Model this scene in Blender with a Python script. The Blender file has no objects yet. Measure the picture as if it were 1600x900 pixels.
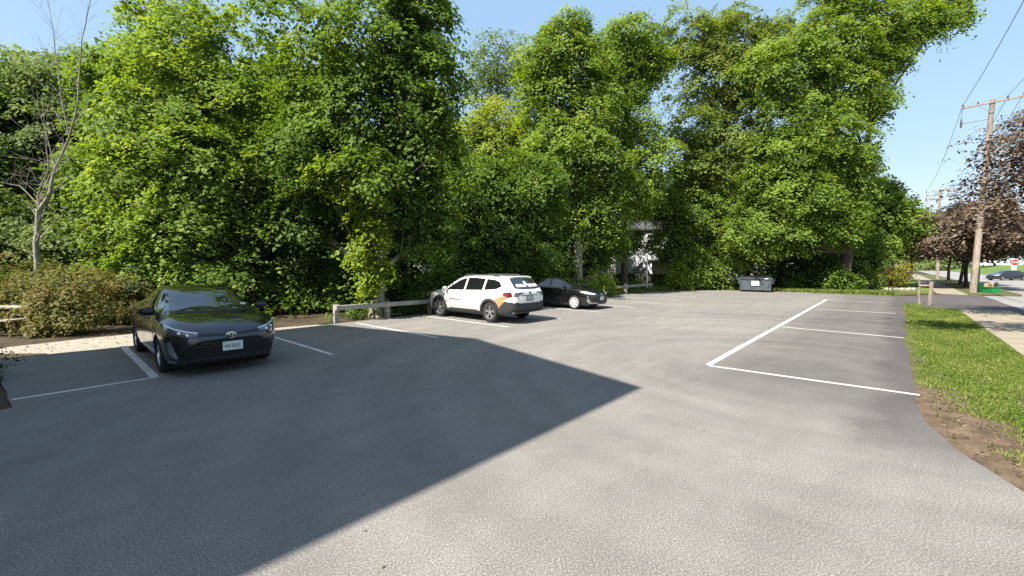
import bpy, bmesh, math, random
import numpy as np
from mathutils import Vector, Matrix, noise as mnoise
from mathutils.bvhtree import BVHTree
from mathutils.geometry import delaunay_2d_cdt

R = math.radians
random.seed(7)
rng = np.random.default_rng(11)
scene = bpy.context.scene
col = bpy.context.collection

# ------------------------------------------------------------------ camera
F, CAMH, PITCH = 665.0, 1.95, R(2.93)
cd = bpy.data.cameras.new('camera')
cam = bpy.data.objects.new('camera', cd); col.objects.link(cam)
cam.location = (0, 0, CAMH); cam.rotation_euler = (R(90) - PITCH, 0, 0)
cd.sensor_width = 36; cd.lens = 36 * F / 1600; cd.clip_start = .05; cd.clip_end = 3000
scene.camera = cam
CP, SP = math.cos(PITCH), math.sin(PITCH)

def ray(px, py):
    u = (px - 800) / F; v = (450 - py) / F
    return Vector((u, CP + v * SP, -SP + v * CP))
def G(px, py, z=0.0):                       # point of the ground seen at a pixel of the survey photo
    d = ray(px, py); t = (z - CAMH) / d.z
    return Vector((d.x * t, d.y * t, z))
def P(px, py, Y):                           # point at depth Y
    d = ray(px, py); t = Y / d.y
    return Vector((d.x * t, Y, CAMH + d.z * t))

# lot frame: d runs along the lot, n across it towards the wood
DV = Vector((.67, .742, 0)).normalized(); NV = Vector((-DV.y, DV.x, 0))
DANG = math.atan2(DV.y, DV.x)
def L(d, n, z=0.0):
    return Vector((DV.x * d + NV.x * n, DV.y * d + NV.y * n, z))
def toL(p):
    return p.x * DV.x + p.y * DV.y, p.x * NV.x + p.y * NV.y

# ------------------------------------------------------------------ light
SUN_EL = R(50); SDIR = Vector((.72, .69, 0)).normalized()      # ground direction in which shadows fall
COT = 1 / math.tan(SUN_EL)
w = bpy.data.worlds.new('World'); scene.world = w; w.use_nodes = True
nt = w.node_tree; bg = nt.nodes['Background']
sky = nt.nodes.new('ShaderNodeTexSky'); sky.sky_type = 'NISHITA'; sky.sun_disc = False
sky.sun_elevation = SUN_EL; sky.sun_rotation = math.atan2(-SDIR.x, -SDIR.y)
sky.air_density = .9; sky.dust_density = .8; sky.ozone_density = 1.3
gm = nt.nodes.new('ShaderNodeGamma'); gm.inputs[1].default_value = .22
hs = nt.nodes.new('ShaderNodeHueSaturation'); hs.inputs['Saturation'].default_value = 2.75; hs.inputs['Value'].default_value = 1.68
nt.links.new(sky.outputs[0], gm.inputs[0]); nt.links.new(gm.outputs[0], hs.inputs['Color'])
nt.links.new(hs.outputs[0], bg.inputs[0]); bg.inputs[1].default_value = .145
sl = bpy.data.lights.new('sun', 'SUN'); sl.energy = 3.7; sl.angle = R(.5); sl.color = (1, .94, .84)
so = bpy.data.objects.new('sun', sl); col.objects.link(so)
tosun = Vector((-SDIR.x * math.cos(SUN_EL), -SDIR.y * math.cos(SUN_EL), math.sin(SUN_EL)))
so.rotation_euler = tosun.to_track_quat('Z', 'Y').to_euler(); so.location = (0, 0, 60)
vs = scene.view_settings; vs.view_transform = 'Standard'; vs.look = 'None'; vs.gamma = 1; vs.exposure = 1.66
scene.render.engine = 'CYCLES'
cy = scene.cycles
cy.use_denoising = False; cy.max_bounces = 6; cy.diffuse_bounces = 3; cy.glossy_bounces = 3; cy.transmission_bounces = 4; cy.transparent_max_bounces = 4
cy.caustics_reflective = False; cy.caustics_refractive = False; cy.sample_clamp_indirect = 6

# ------------------------------------------------------------------ materials
def newmat(name):
    m = bpy.data.materials.new(name); m.use_nodes = True
    return m, m.node_tree, m.node_tree.nodes['Principled BSDF']
def rgba(c): return (c[0], c[1], c[2], 1)
def coords(t, scale=None):
    tc = t.nodes.new('ShaderNodeTexCoord')
    if scale is None: return tc.outputs['Object']
    mp = t.nodes.new('ShaderNodeMapping'); mp.inputs['Scale'].default_value = scale
    t.links.new(tc.outputs['Object'], mp.inputs[0]); return mp.outputs[0]
def noise(t, vec, scale, detail=3, rough=.55, dist=0):
    n = t.nodes.new('ShaderNodeTexNoise'); n.inputs['Scale'].default_value = scale
    n.inputs['Detail'].default_value = detail; n.inputs['Roughness'].default_value = rough; n.inputs['Distortion'].default_value = dist
    t.links.new(vec, n.inputs['Vector']); return n.outputs['Fac']
def ramp(t, fac, stops, interp='LINEAR'):
    r = t.nodes.new('ShaderNodeValToRGB'); e = r.color_ramp.elements; r.color_ramp.interpolation = interp
    while len(e) < len(stops): e.new(.5)
    for el, (p, c) in zip(e, stops):
        el.position = p; el.color = rgba(c) if hasattr(c, '__len__') else (c, c, c, 1)
    t.links.new(fac, r.inputs[0]); return r.outputs[0]
def mix(t, fac, a, b, mode='MIX'):
    m = t.nodes.new('ShaderNodeMix'); m.data_type = 'RGBA'; m.blend_type = mode
    for s, v in ((m.inputs[0], fac), (m.inputs[6], a), (m.inputs[7], b)):
        if isinstance(v, (int, float)): s.default_value = v
        elif isinstance(v, tuple): s.default_value = rgba(v)
        else: t.links.new(v, s)
    return m.outputs[2]
def bump(t, h, strength, dist, bsdf):
    b = t.nodes.new('ShaderNodeBump'); b.inputs['Strength'].default_value = strength; b.inputs['Distance'].default_value = dist
    t.links.new(h, b.inputs['Height']); t.links.new(b.outputs[0], bsdf.inputs['Normal'])
def plain(name, c, rough=.5, metal=0, coat=0, spec=.5, var=.12, vscale=6):
    m, t, b = newmat(name)
    if var:
        n = noise(t, coords(t), vscale, 4)
        c1 = tuple(x * (1 - var) for x in c); c2 = tuple(min(1, x * (1 + var)) for x in c)
        t.links.new(ramp(t, n, [(.3, c1), (.7, c2)]), b.inputs['Base Color'])
    else: b.inputs['Base Color'].default_value = rgba(c)
    b.inputs['Roughness'].default_value = rough; b.inputs['Metallic'].default_value = metal
    b.inputs['Coat Weight'].default_value = coat; b.inputs['Coat Roughness'].default_value = .03
    b.inputs['Specular IOR Level'].default_value = spec
    return m

def mat_asphalt(name, lo, hi, tint, patch=True):
    m, t, b = newmat(name); c = coords(t)
    grain = noise(t, c, 72, 2.5, .95)
    grain2 = noise(t, c, 190, 1, .5)
    mid = noise(t, c, 2.2, 5, .6)
    big = noise(t, coords(t, (.22, .22, .22)), 1.0, 4, .55, .8)
    base = ramp(t, grain, [(.32, tuple(lo * .6 * x for x in tint)), (.43, tuple((lo * .65 + hi * .35) * x for x in tint)), (.50, tuple((lo + hi) * .5 * x for x in tint)), (.58, tuple((hi * .85 + lo * .15) * x for x in tint)), (.68, tuple(hi * 1.7 * x for x in tint))])
    base = mix(t, .5, base, ramp(t, grain2, [(.35, .45), (.65, 1.1)]), 'MULTIPLY')
    base = mix(t, 1.0, base, ramp(t, mid, [(.3, .93), (.7, 1.06)]), 'MULTIPLY')
    if patch: base = mix(t, 1.0, base, ramp(t, big, [(.32, (.88, .88, .90)), (.5, (.98, .975, .97)), (.68, (1.08, 1.07, 1.04))]), 'MULTIPLY')
    if name == 'lot_asphalt':                      # the sealed strip under the marked stalls and the oil-dark bays
        sx = t.nodes.new('ShaderNodeVectorRotate'); sx.rotation_type = 'Z_AXIS'; sx.inputs['Angle'].default_value = -DANG
        t.links.new(c, sx.inputs['Vector'])
        sp = t.nodes.new('ShaderNodeSeparateXYZ'); t.links.new(sx.outputs[0], sp.inputs[0])
        wob = noise(t, c, .6, 4)
        ad = t.nodes.new('ShaderNodeMath'); ad.operation = 'MULTIPLY_ADD'; ad.inputs[1].default_value = 1.5
        t.links.new(wob, ad.inputs[0]); t.links.new(sp.outputs[1], ad.inputs[2])
        mr = t.nodes.new('ShaderNodeMapRange'); mr.inputs[1].default_value = 2.6; mr.inputs[2].default_value = 4.2
        t.links.new(ad.outputs[0], mr.inputs[0])
        md = t.nodes.new('ShaderNodeMapRange'); md.inputs[1].default_value = 6.3; md.inputs[2].default_value = 8.6; md.inputs[3].default_value = 1; md.inputs[4].default_value = 0
        t.links.new(sp.outputs[0], md.inputs[0])
        mx_ = t.nodes.new('ShaderNodeMath'); mx_.operation = 'MAXIMUM'; t.links.new(mr.outputs[0], mx_.inputs[0]); t.links.new(md.outputs[0], mx_.inputs[1])
        base = mix(t, mx_.outputs[0], mix(t, 1.0, base, (.66, .64, .655), 'MULTIPLY'), base)
        eb = t.nodes.new('ShaderNodeMapRange'); eb.inputs[1].default_value = .75; eb.inputs[2].default_value = 1.15      # tar-dark seam along the verge
        t.links.new(ad.outputs[0], eb.inputs[0])
        en = t.nodes.new('ShaderNodeMath'); en.operation = 'MAXIMUM'; en.use_clamp = True
        md2 = t.nodes.new('ShaderNodeMapRange'); md2.inputs[1].default_value = 5.6; md2.inputs[2].default_value = 6.6; md2.inputs[3].default_value = 1; md2.inputs[4].default_value = 0
        t.links.new(sp.outputs[0], md2.inputs[0]); t.links.new(eb.outputs[0], en.inputs[0]); t.links.new(md2.outputs[0], en.inputs[1])
        base = mix(t, en.outputs[0], mix(t, 1.0, base, (.68, .67, .69), 'MULTIPLY'), base)
        st = t.nodes.new('ShaderNodeTexNoise'); st.inputs['Scale'].default_value = 1.0; st.inputs['Detail'].default_value = 4
        mp = t.nodes.new('ShaderNodeMapping'); mp.inputs['Scale'].default_value = (.35, 2.6, 1)
        t.links.new(sx.outputs[0], mp.inputs[0]); t.links.new(mp.outputs[0], st.inputs['Vector'])
        base = mix(t, 1.0, base, ramp(t, st.outputs['Fac'], [(.35, .95), (.65, 1.04)]), 'MULTIPLY')
        # faint turning sweeps round the corner of the marked stalls
        ds = t.nodes.new('ShaderNodeVectorMath'); ds.operation = 'DISTANCE'; ds.inputs[1].default_value = tuple(L(9.5, 1.5))
        t.links.new(c, ds.inputs[0])
        n1d = t.nodes.new('ShaderNodeTexNoise'); n1d.noise_dimensions = '2D'; n1d.inputs['Scale'].default_value = 1.0; n1d.inputs['Detail'].default_value = 3
        cx = t.nodes.new('ShaderNodeCombineXYZ'); sc_ = t.nodes.new('ShaderNodeMath'); sc_.operation = 'MULTIPLY'; sc_.inputs[1].default_value = 1.6
        t.links.new(ds.outputs['Value'], sc_.inputs[0]); t.links.new(sc_.outputs[0], cx.inputs[0])
        sy_ = t.nodes.new('ShaderNodeMath'); sy_.operation = 'MULTIPLY'; sy_.inputs[1].default_value = .12; t.links.new(sp.outputs[0], sy_.inputs[0]); t.links.new(sy_.outputs[0], cx.inputs[1])
        t.links.new(cx.outputs[0], n1d.inputs['Vector'])
        base = mix(t, 1.0, base, ramp(t, n1d.outputs['Fac'], [(.32, .93), (.5, 1.0), (.68, 1.07)]), 'MULTIPLY')
        # worn wheel arcs and dried puddle rims
        wv = t.nodes.new('ShaderNodeTexNoise'); wv.inputs['Scale'].default_value = .55; wv.inputs['Detail'].default_value = 6; wv.inputs['Distortion'].default_value = 1.6
        t.links.new(c, wv.inputs['Vector'])
        base = mix(t, 1.0, base, ramp(t, wv.outputs['Fac'], [(.44, 1.0), (.49, .955), (.52, 1.03), (.58, 1.0)]), 'MULTIPLY')
    t.links.new(base, b.inputs['Base Color']); b.inputs['Roughness'].default_value = .88; b.inputs['Specular IOR Level'].default_value = .3
    bump(t, grain, .22, .003, b)
    return m

def mat_ground(name, stops, scale, scale2, rough=.95, bumpd=.02):
    m, t, b = newmat(name); c = coords(t)
    n1 = noise(t, c, scale, 6, .65); n2 = noise(t, c, scale2, 3, .7)
    base = mix(t, 1.0, ramp(t, n1, stops), ramp(t, n2, [(.3, .6), (.7, 1.35)]), 'MULTIPLY')
    t.links.new(base, b.inputs['Base Color']); b.inputs['Roughness'].default_value = rough; b.inputs['Specular IOR Level'].default_value = .2
    bump(t, n2, .6, bumpd, b); return m

M = {}
M['asphalt'] = mat_asphalt('lot_asphalt', .085, .28, (1.06, 1.0, .92))
M['road'] = mat_asphalt('road_asphalt', .15, .33, (1.03, 1.0, .96))
M['line'] = None
def mat_line():
    m, t, b = newmat('worn_white_paint'); c = coords(t)
    n = noise(t, c, 60, 3, .7); n2 = noise(t, c, 3, 4, .6)
    base = ramp(t, n, [(.30, (.16, .155, .15)), (.43, (.52, .51, .48)), (.6, (.70, .69, .65))])
    base = mix(t, 1.0, base, ramp(t, n2, [(.3, .75), (.6, 1.0)]), 'MULTIPLY')
    t.links.new(base, b.inputs['Base Color']); b.inputs['Roughness'].default_value = .7
    bump(t, n, .3, .003, b); return m
M['line'] = mat_line()
M['soil'] = mat_ground('woodland_soil', [(.3, (.03, .024, .015)), (.5, (.06, .047, .03)), (.7, (.10, .078, .05))], 1.2, 14)
M['gravel'] = mat_ground('pale_gravel', [(.3, (.27, .24, .19)), (.5, (.33, .295, .24)), (.7, (.40, .36, .30))], 5, 45)
M['turf'] = mat_ground('turf', [(.3, (.065, .055, .032)), (.45, (.085, .085, .032)), (.6, (.10, .115, .032)), (.75, (.15, .13, .07))], 1.6, 30)
M['dirt'] = mat_ground('bare_dirt', [(.3, (.06, .042, .026)), (.5, (.115, .08, .052)), (.7, (.175, .13, .088))], 3.5, 42)
M['concrete'] = mat_ground('pale_concrete', [(.3, (.22, .19, .14)), (.5, (.265, .23, .175)), (.7, (.31, .27, .21))], 1.4, 50, .9, .003)
M['lawn_far'] = mat_ground('mown_lawn', [(.3, (.07, .12, .022)), (.55, (.10, .16, .032)), (.75, (.14, .19, .05))], .15, 3)
M['bark'] = None
def mat_bark(name, c1, c2, c3):
    m, t, b = newmat(name)
    n = noise(t, coords(t, (7, 7, 1.4)), 2.2, 6, .7); n2 = noise(t, coords(t), 1.1, 3)
    base = mix(t, 1.0, ramp(t, n, [(.3, c1), (.5, c2), (.7, c3)]), ramp(t, n2, [(.3, .7), (.7, 1.15)]), 'MULTIPLY')
    t.links.new(base, b.inputs['Base Color']); b.inputs['Roughness'].default_value = .92; b.inputs['Specular IOR Level'].default_value = .2
    bump(t, n, .8, .03, b); return m
M['bark'] = mat_bark('brown_bark', (.035, .026, .019), (.085, .067, .05), (.16, .135, .105))
M['bark_grey'] = mat_bark('grey_bark', (.14, .13, .11), (.30, .28, .24), (.46, .43, .38))
M['timber'] = mat_bark('weathered_timber', (.22, .205, .175), (.36, .34, .30), (.48, .46, .41))
M['pole'] = mat_bark('pole_timber', (.17, .13, .10), (.30, .245, .20), (.40, .34, .29))

def mat_leaf(name, stops, trans=.48, rough=.6):
    m, t, b = newmat(name)
    at = t.nodes.new('ShaderNodeAttribute'); at.attribute_name = 'tint'
    cr = ramp(t, at.outputs['Fac'], stops)
    t.links.new(cr, b.inputs['Base Color']); b.inputs['Roughness'].default_value = rough; b.inputs['Specular IOR Level'].default_value = .25
    tr = t.nodes.new('ShaderNodeBsdfTranslucent')
    hs = t.nodes.new('ShaderNodeHueSaturation'); hs.inputs['Value'].default_value = 1.25; hs.inputs['Saturation'].default_value = 1.1; hs.inputs['Hue'].default_value = .485
    t.links.new(cr, hs.inputs['Color']); t.links.new(hs.outputs[0], tr.inputs[0])
    mx = t.nodes.new('ShaderNodeMixShader'); mx.inputs[0].default_value = trans
    t.links.new(b.outputs[0], mx.inputs[1]); t.links.new(tr.outputs[0], mx.inputs[2])
    t.links.new(mx.outputs[0], t.nodes['Material Output'].inputs[0]); return m
M['maple'] = mat_leaf('maple_leaf', [(0, (.075, .135, .024)), (.45, (.175, .27, .04)), (.8, (.25, .345, .052)), (1, (.30, .38, .068))])
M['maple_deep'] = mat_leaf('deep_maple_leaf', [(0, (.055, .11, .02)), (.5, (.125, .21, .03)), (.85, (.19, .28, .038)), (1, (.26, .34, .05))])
M['olive'] = mat_leaf('olive_leaf', [(0, (.09, .14, .03)), (.5, (.18, .25, .045)), (.85, (.24, .30, .055)), (1, (.29, .24, .085))])
M['yellow'] = mat_leaf('yellow_green_leaf', [(0, (.13, .20, .035)), (.5, (.23, .31, .05)), (1, (.31, .37, .065))])
M['grey'] = mat_leaf('grey_green_leaf', [(0, (.08, .125, .035)), (.5, (.15, .215, .055)), (1, (.22, .28, .08))])
M['lime'] = mat_leaf('lime_leaf', [(0, (.12, .19, .02)), (.5, (.21, .30, .028)), (1, (.28, .37, .04))])
M['purple'] = mat_leaf('crimson_leaf', [(0, (.06, .043, .031)), (.5, (.135, .10, .068)), (1, (.22, .168, .118))], .22)
M['shrub'] = mat_leaf('coppery_shrub_leaf', [(0, (.09, .11, .03)), (.45, (.17, .18, .05)), (.8, (.24, .21, .065)), (1, (.27, .17, .07))])
M['gold'] = mat_leaf('golden_leaf', [(0, (.10, .12, .02)), (.5, (.24, .22, .03)), (1, (.36, .26, .03))])
M['hedge'] = mat_leaf('dark_hedge_leaf', [(0, (.012, .028, .01)), (.6, (.025, .05, .015)), (1, (.05, .08, .025))], .2)
M['grass'] = mat_leaf('grass_blade', [(0, (.07, .12, .016)), (.5, (.13, .19, .03)), (.85, (.21, .25, .05)), (1, (.34, .29, .14))], .3, .6)
M['litter'] = mat_leaf('dry_leaf', [(0, (.05, .035, .02)), (.5, (.13, .09, .05)), (1, (.25, .19, .12))], .1, .8)

# ------------------------------------------------------------------ objects
def tag(o, label=None, cat=None, group=None, kind=None):
    if label: o['label'] = label
    if cat: o['category'] = cat
    if group: o['group'] = group
    if kind: o['kind'] = kind
    return o
def empty(name, loc, rz=0, label=None, cat=None, group=None):
    o = bpy.data.objects.new(name, None); col.objects.link(o)
    o.location = loc; o.rotation_euler = (0, 0, rz); o.empty_display_size = .3
    return tag(o, label, cat, group)
def link(name, me, mats=None, parent=None):
    o = bpy.data.objects.new(name, me); col.objects.link(o)
    if mats:
        for m in (mats if isinstance(mats, (list, tuple)) else [mats]): me.materials.append(m)
    if parent: o.parent = parent
    return o

class MB:
    def __init__(s): s.v = []; s.f = []; s.mi = []
    def add(s, vs_, fs, m=0):
        b = len(s.v); s.v += [tuple(v) for v in vs_]; s.f += [tuple(i + b for i in f) for f in fs]; s.mi += [m] * len(fs); return s
    def box(s, c, size, rot=None, m=0):
        hx, hy, hz = size[0] / 2, size[1] / 2, size[2] / 2; c = Vector(c)
        vs_ = [Vector((x, y, z)) for x in (-hx, hx) for y in (-hy, hy) for z in (-hz, hz)]
        if rot is not None: vs_ = [rot @ v for v in vs_]
        return s.add([v + c for v in vs_], [(0, 1, 3, 2), (4, 6, 7, 5), (0, 4, 5, 1), (2, 3, 7, 6), (0, 2, 6, 4), (1, 5, 7, 3)], m)
    def tube(s, pts, rad, n=8, cap=True, m=0):
        pts = [Vector(p) for p in pts]
        if isinstance(rad, (int, float)): rad = [rad] * len(pts)
        vs_ = []; prev = None
        for i, p in enumerate(pts):
            t = (pts[min(i + 1, len(pts) - 1)] - pts[max(i - 1, 0)])
            t = t.normalized() if t.length > 1e-9 else Vector((0, 0, 1))
            if prev is None: a = t.orthogonal().normalized()
            else:
                a = prev - t * prev.dot(t); a = a.normalized() if a.length > 1e-6 else t.orthogonal().normalized()
            prev = a; bb = t.cross(a)
            for k in range(n):
                th = 2 * math.pi * k / n; vs_.append(p + (a * math.cos(th) + bb * math.sin(th)) * rad[i])
        fs = [(i * n + k, i * n + (k + 1) % n, (i + 1) * n + (k + 1) % n, (i + 1) * n + k) for i in range(len(pts) - 1) for k in range(n)]
        if cap: fs += [tuple(range(n - 1, -1, -1)), tuple(range((len(pts) - 1) * n, len(pts) * n))]
        return s.add(vs_, fs, m)
    def lathe(s, prof, n=32, mat=None, m=0, closed=False):   # prof: (radius, height) about Y axis by default
        vs_ = []
        for r, h in prof:
            for k in range(n):
                th = 2 * math.pi * k / n; vs_.append(Vector((r * math.cos(th), h, r * math.sin(th))))
        k2 = len(prof); fs = []
        for i in range(k2 if closed else k2 - 1):
            j = (i + 1) % k2
            fs += [(i * n + k, j * n + k, j * n + (k + 1) % n, i * n + (k + 1) % n) for k in range(n)]
        if mat is not None: vs_ = [mat @ v for v in vs_]
        return s.add(vs_, fs, m)
    def prism(s, poly, z0, z1, m=0, tf=None):
        n = len(poly); vs_ = [Vector((p[0], p[1], z0)) for p in poly] + [Vector((p[0], p[1], z1)) for p in poly]
        if tf is not None: vs_ = [tf @ v for v in vs_]
        return s.add(vs_, [tuple(range(n - 1, -1, -1)), tuple(range(n, 2 * n))] + [(i, (i + 1) % n, n + (i + 1) % n, n + i) for i in range(n)], m)
    def build(s, name, mats, parent=None, smooth=None, bevel=0):
        me = bpy.data.meshes.new(name); me.from_pydata(s.v, [], s.f)
        o = link(name, me, mats, parent)
        me.polygons.foreach_set('material_index', s.mi)
        bm = bmesh.new(); bm.from_mesh(me); bmesh.ops.recalc_face_normals(bm, faces=bm.faces); bm.to_mesh(me); bm.free()
        if smooth:
            me.polygons.foreach_set('use_smooth', [True] * len(me.polygons)); me.set_sharp_from_angle(angle=R(smooth))
        if bevel:
            bv = o.modifiers.new('bevel', 'BEVEL'); bv.width = bevel; bv.segments = 2; bv.limit_method = 'ANGLE'
        me.update(); return o

def sheet(name, poly, z, mat, kind='structure', skirt=.06, jitter=0, step=.5):
    pts = [Vector((p[0], p[1], z)) for p in poly]
    if jitter:
        out = []
        for i, a in enumerate(pts):
            b_ = pts[(i + 1) % len(pts)]; k = max(1, int(min((b_ - a).length / step, 200)))
            for j in range(k):
                q = a.lerp(b_, j / k)
                o_ = mnoise.noise_vector(q * 1.3) * jitter + mnoise.noise_vector(q * .35) * jitter * 1.5
                out.append(Vector((q.x + o_.x, q.y + o_.y, z)))
        pts = out
    me = bpy.data.meshes.new(name); n = len(pts)
    vs_ = [tuple(p) for p in pts] + [(p.x, p.y, z - skirt) for p in pts]
    me.from_pydata(vs_, [], [tuple(range(n))] + [(i, (i + 1) % n, n + (i + 1) % n, n + i) for i in range(n)])
    bm = bmesh.new(); bm.from_mesh(me); bmesh.ops.recalc_face_normals(bm, faces=bm.faces); bm.to_mesh(me); bm.free()
    if max(me.polygons, key=lambda p: p.area).normal.z < 0: me.flip_normals()
    o = link(name, me, mat); tag(o, kind=kind); return o

def text_mesh(body, size, name, mat, parent, mtx, depth=.002, align='CENTER', squeeze=1.0):
    c = bpy.data.curves.new(name, 'FONT'); c.body = body; c.size = size; c.extrude = depth
    c.align_x = align; c.align_y = 'CENTER'
    o = bpy.data.objects.new(name, c); col.objects.link(o)
    bpy.context.view_layer.update()
    me = bpy.data.meshes.new_from_object(o.evaluated_get(bpy.context.evaluated_depsgraph_get()))
    bpy.data.objects.remove(o); bpy.data.curves.remove(c)
    me.transform(mtx @ Matrix.Diagonal((squeeze, 1, 1, 1))); me.materials.clear()
    return link(name, me, mat, parent)

# ------------------------------------------------------------------ ground, lot, road
def LP(*pts): return [L(d, n) for d, n in pts]
sheet('ground', [(-700, -300), (900, -300), (900, 900), (-700, 900)], -.25, M['soil'])
sheet('woodland_floor', LP((-40, 13.2), (50, 13.2), (60, -1), (140, -1), (140, 120), (-40, 120)), -.035, M['soil'])
sheet('gravel_path', LP((-6, 13.6), (6.4, 13.6), (6.2, 14.5), (3.5, 14.9), (1.8, 16.4), (0, 16.1), (-2, 15.6), (-6, 15.5)), -.016, M['gravel'], jitter=.15)
sheet('planting_bed', LP((-2.6, 8.5), (.3, 8.5), (.0, 14.2), (-2.5, 16.5), (-12, 16.5), (-12, 8.8)), -.012, M['soil'], jitter=.1)
lot = LP((-40, 3.2), (-2.3, 3.2), (-2.3, 8.9), (-.35, 8.95), (-.75, 13.95), (2, 13.85), (7, 14.2), (20, 14.15), (31, 14.25), (34.5, 13.6), (36.5, 12.4), (37.8, 9.5),
         (38.2, 6), (37.9, 2.2), (37.4, .8), (38.4, -.6), (41.5, -2.2), (42.4, -4.25), (27.2, -4.25), (27.4, -2.0), (28.2, -.75), (28.0, -.22), (22, -.3), (16, -.22), (10, -.28), (7.6, -.3), (6.4, -.55), (5.4, -1.0), (4.3, -1.9), (3.2, -3.2), (2.6, -4.25), (-40, -4.25))
sheet('parking_lot', lot, 0, M['asphalt'], jitter=.045, step=.35)
sheet('grass_verge', LP((1, .4), (31.3, .4), (31.3, -.9), (28.5, -2.3), (28, -4.3), (1, -4.3)), -.014, M['turf'])
sheet('dirt_patch', LP((3.4, -.2), (9.9, -.05), (9.4, -.62), (8.5, -1.0), (7.2, -1.25), (6.0, -2.2), (4.8, -3.6), (2, -4.1)), -.008, M['dirt'], jitter=.12, step=.3)
sheet('grass_margin', LP((36.8, 4.5), (40.5, 4), (46, 1.2), (46, -2.0), (42.6, -2.3), (41, -1.2), (38, .2)), .012, M['turf'], jitter=.1)
sheet('far_grass', LP((24, 14.4), (30.8, 13.9), (34.2, 13.2), (36.2, 12.0), (37.6, 9.2), (42, 10), (41, 18), (24, 17)), .008, M['turf'], jitter=.12)
sheet('sidewalk', LP((-12, -2.12), (27.4, -2.1), (28.2, -3.72), (-12, -3.72)), .025, M['concrete'], jitter=.012)
sheet('sidewalk', LP((43.0, -2.2), (140, -2.2), (140, -3.7), (42.6, -3.7)), .025, M['concrete'])
sheet('tree_lawn', LP((43, -3.75), (140, -3.75), (140, -6.2), (43.3, -6.2)), .02, M['turf'])
sheet('roadside_lawn', LP((44, -2.15), (140, -2.15), (140, 3), (44, 3)), .016, M['lawn_far'])
sheet('road', LP((-60, -4.3), (42.5, -4.3), (43.5, -6.25), (260, -6.25), (260, -15.5), (-60, -15.5)), -.05, M['road'])
kb = MB()
def kerb_run(pts):
    for (d0, n0), (d1, n1) in zip(pts[:-1], pts[1:]):
        a, b_ = L(d0, n0), L(d1, n1); e = b_ - a
        kb.box((a + b_) / 2 + Vector((0, 0, -.03)), (e.length, .14, .22), Matrix.Rotation(math.atan2(e.y, e.x), 3, 'Z'))
kerb_run([(4.2, -4.3), (27, -4.3)]); kerb_run([(43.2, -6.25), (140, -6.25)]); kerb_run([(-60, -15.6), (75, -15.6)]); kerb_run([(84, -15.6), (260, -15.6)])
tag(kb.build('kerb', M['concrete'], bevel=.02), kind='structure')
# road's far side: verge, side street and a rising lawn
def hill():
    nx, ny = 40, 14; vs_, fs = [], []
    for j in range(ny):
        for i in range(nx):
            d = 20 + i * 8; n = -15.7 - j * 6
            z = .02 + max(0, j) * .22 + (.9 * max(0, (d - 60) / 90)) * min(1, j / 2) + .25 * mnoise.noise(Vector((d * .05, n * .05, 0))) * min(1, j)
            vs_.append(L(d, n, z))
    for j in range(ny - 1):
        for i in range(nx - 1):
            a = j * nx + i; fs.append((a, a + 1, a + nx + 1, a + nx))
    o = MB().add(vs_, fs).build('hillside', M['lawn_far'], smooth=60); tag(o, kind='structure')
hill()

# painted lines: one sheet 4 mm above the asphalt
ln = MB()
def stripe(a, b_, wd=.11):
    wd *= .9
    e = (b_ - a).normalized(); s_ = Vector((-e.y, e.x, 0)) * wd / 2; k = max(1, int((b_ - a).length / .4))
    vs_ = []
    for i in range(k + 1):
        q = a.lerp(b_, i / k); wv = mnoise.noise(q * 1.7) * .012
        for sg in (-1, 1):
            p = q + s_ * sg * (1 + .10 * mnoise.noise(q * 5 + Vector((sg * 9, 0, 0)))) + s_.normalized() * wv
            vs_.append((p.x, p.y, .004))
    ln.add(vs_, [(2 * i, 2 * i + 2, 2 * i + 3, 2 * i + 1) for i in range(k)])
gA = G(1107, 570); dA, nA = toL(gA)
gE = G(1292, 468); dE, nE = toL(gE)
stripe(gA, gE, .135)
for px, py, qx, qy in ((1107, 571.5, 1437, 617.5), (1222, 511, 1412, 528), (1275, 483, 1400, 490), (1292, 468.5, 1385, 473)):
    stripe(G(px, py), G(qx, qy), .11)
sp_d = [1.28, 4.25, 7.2, 10.0, 12.9, 15.85, 18.8, 21.7, 24.6, 27.5, 30.4]
for i, d in enumerate(sp_d):
    stripe(L(d, 9.2 if i else 9.62), L(d, 14.0 if i == 0 else 13.7), .14 if i == 0 else .11)
stripe(G(248, 589), G(18, 625), .11)
tag(ln.build('parking_lines', M['line']), kind='structure')
# ------------------------------------------------------------------ cars
def pchip(pairs):
    x = np.array([p[0] for p in pairs], float); y = np.array([p[1] for p in pairs], float)
    o = np.argsort(x); x = x[o]; y = y[o]; h = np.diff(x); dl = np.diff(y) / h; m = np.zeros(len(x))
    m[0], m[-1] = dl[0], dl[-1]
    for i in range(1, len(x) - 1):
        if dl[i - 1] * dl[i] > 0:
            w1 = 2 * h[i] + h[i - 1]; w2 = h[i] + 2 * h[i - 1]; m[i] = (w1 + w2) / (w1 / dl[i - 1] + w2 / dl[i])
    def f(q):
        q = min(max(q, x[0]), x[-1]); i = min(max(int(np.searchsorted(x, q)) - 1, 0), len(h) - 1)
        t = (q - x[i]) / h[i]
        return ((2 * t**3 - 3 * t * t + 1) * y[i] + (t**3 - 2 * t * t + t) * h[i] * m[i] + (-2 * t**3 + 3 * t * t) * y[i + 1] + (t**3 - t * t) * h[i] * m[i + 1])
    return f
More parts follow.
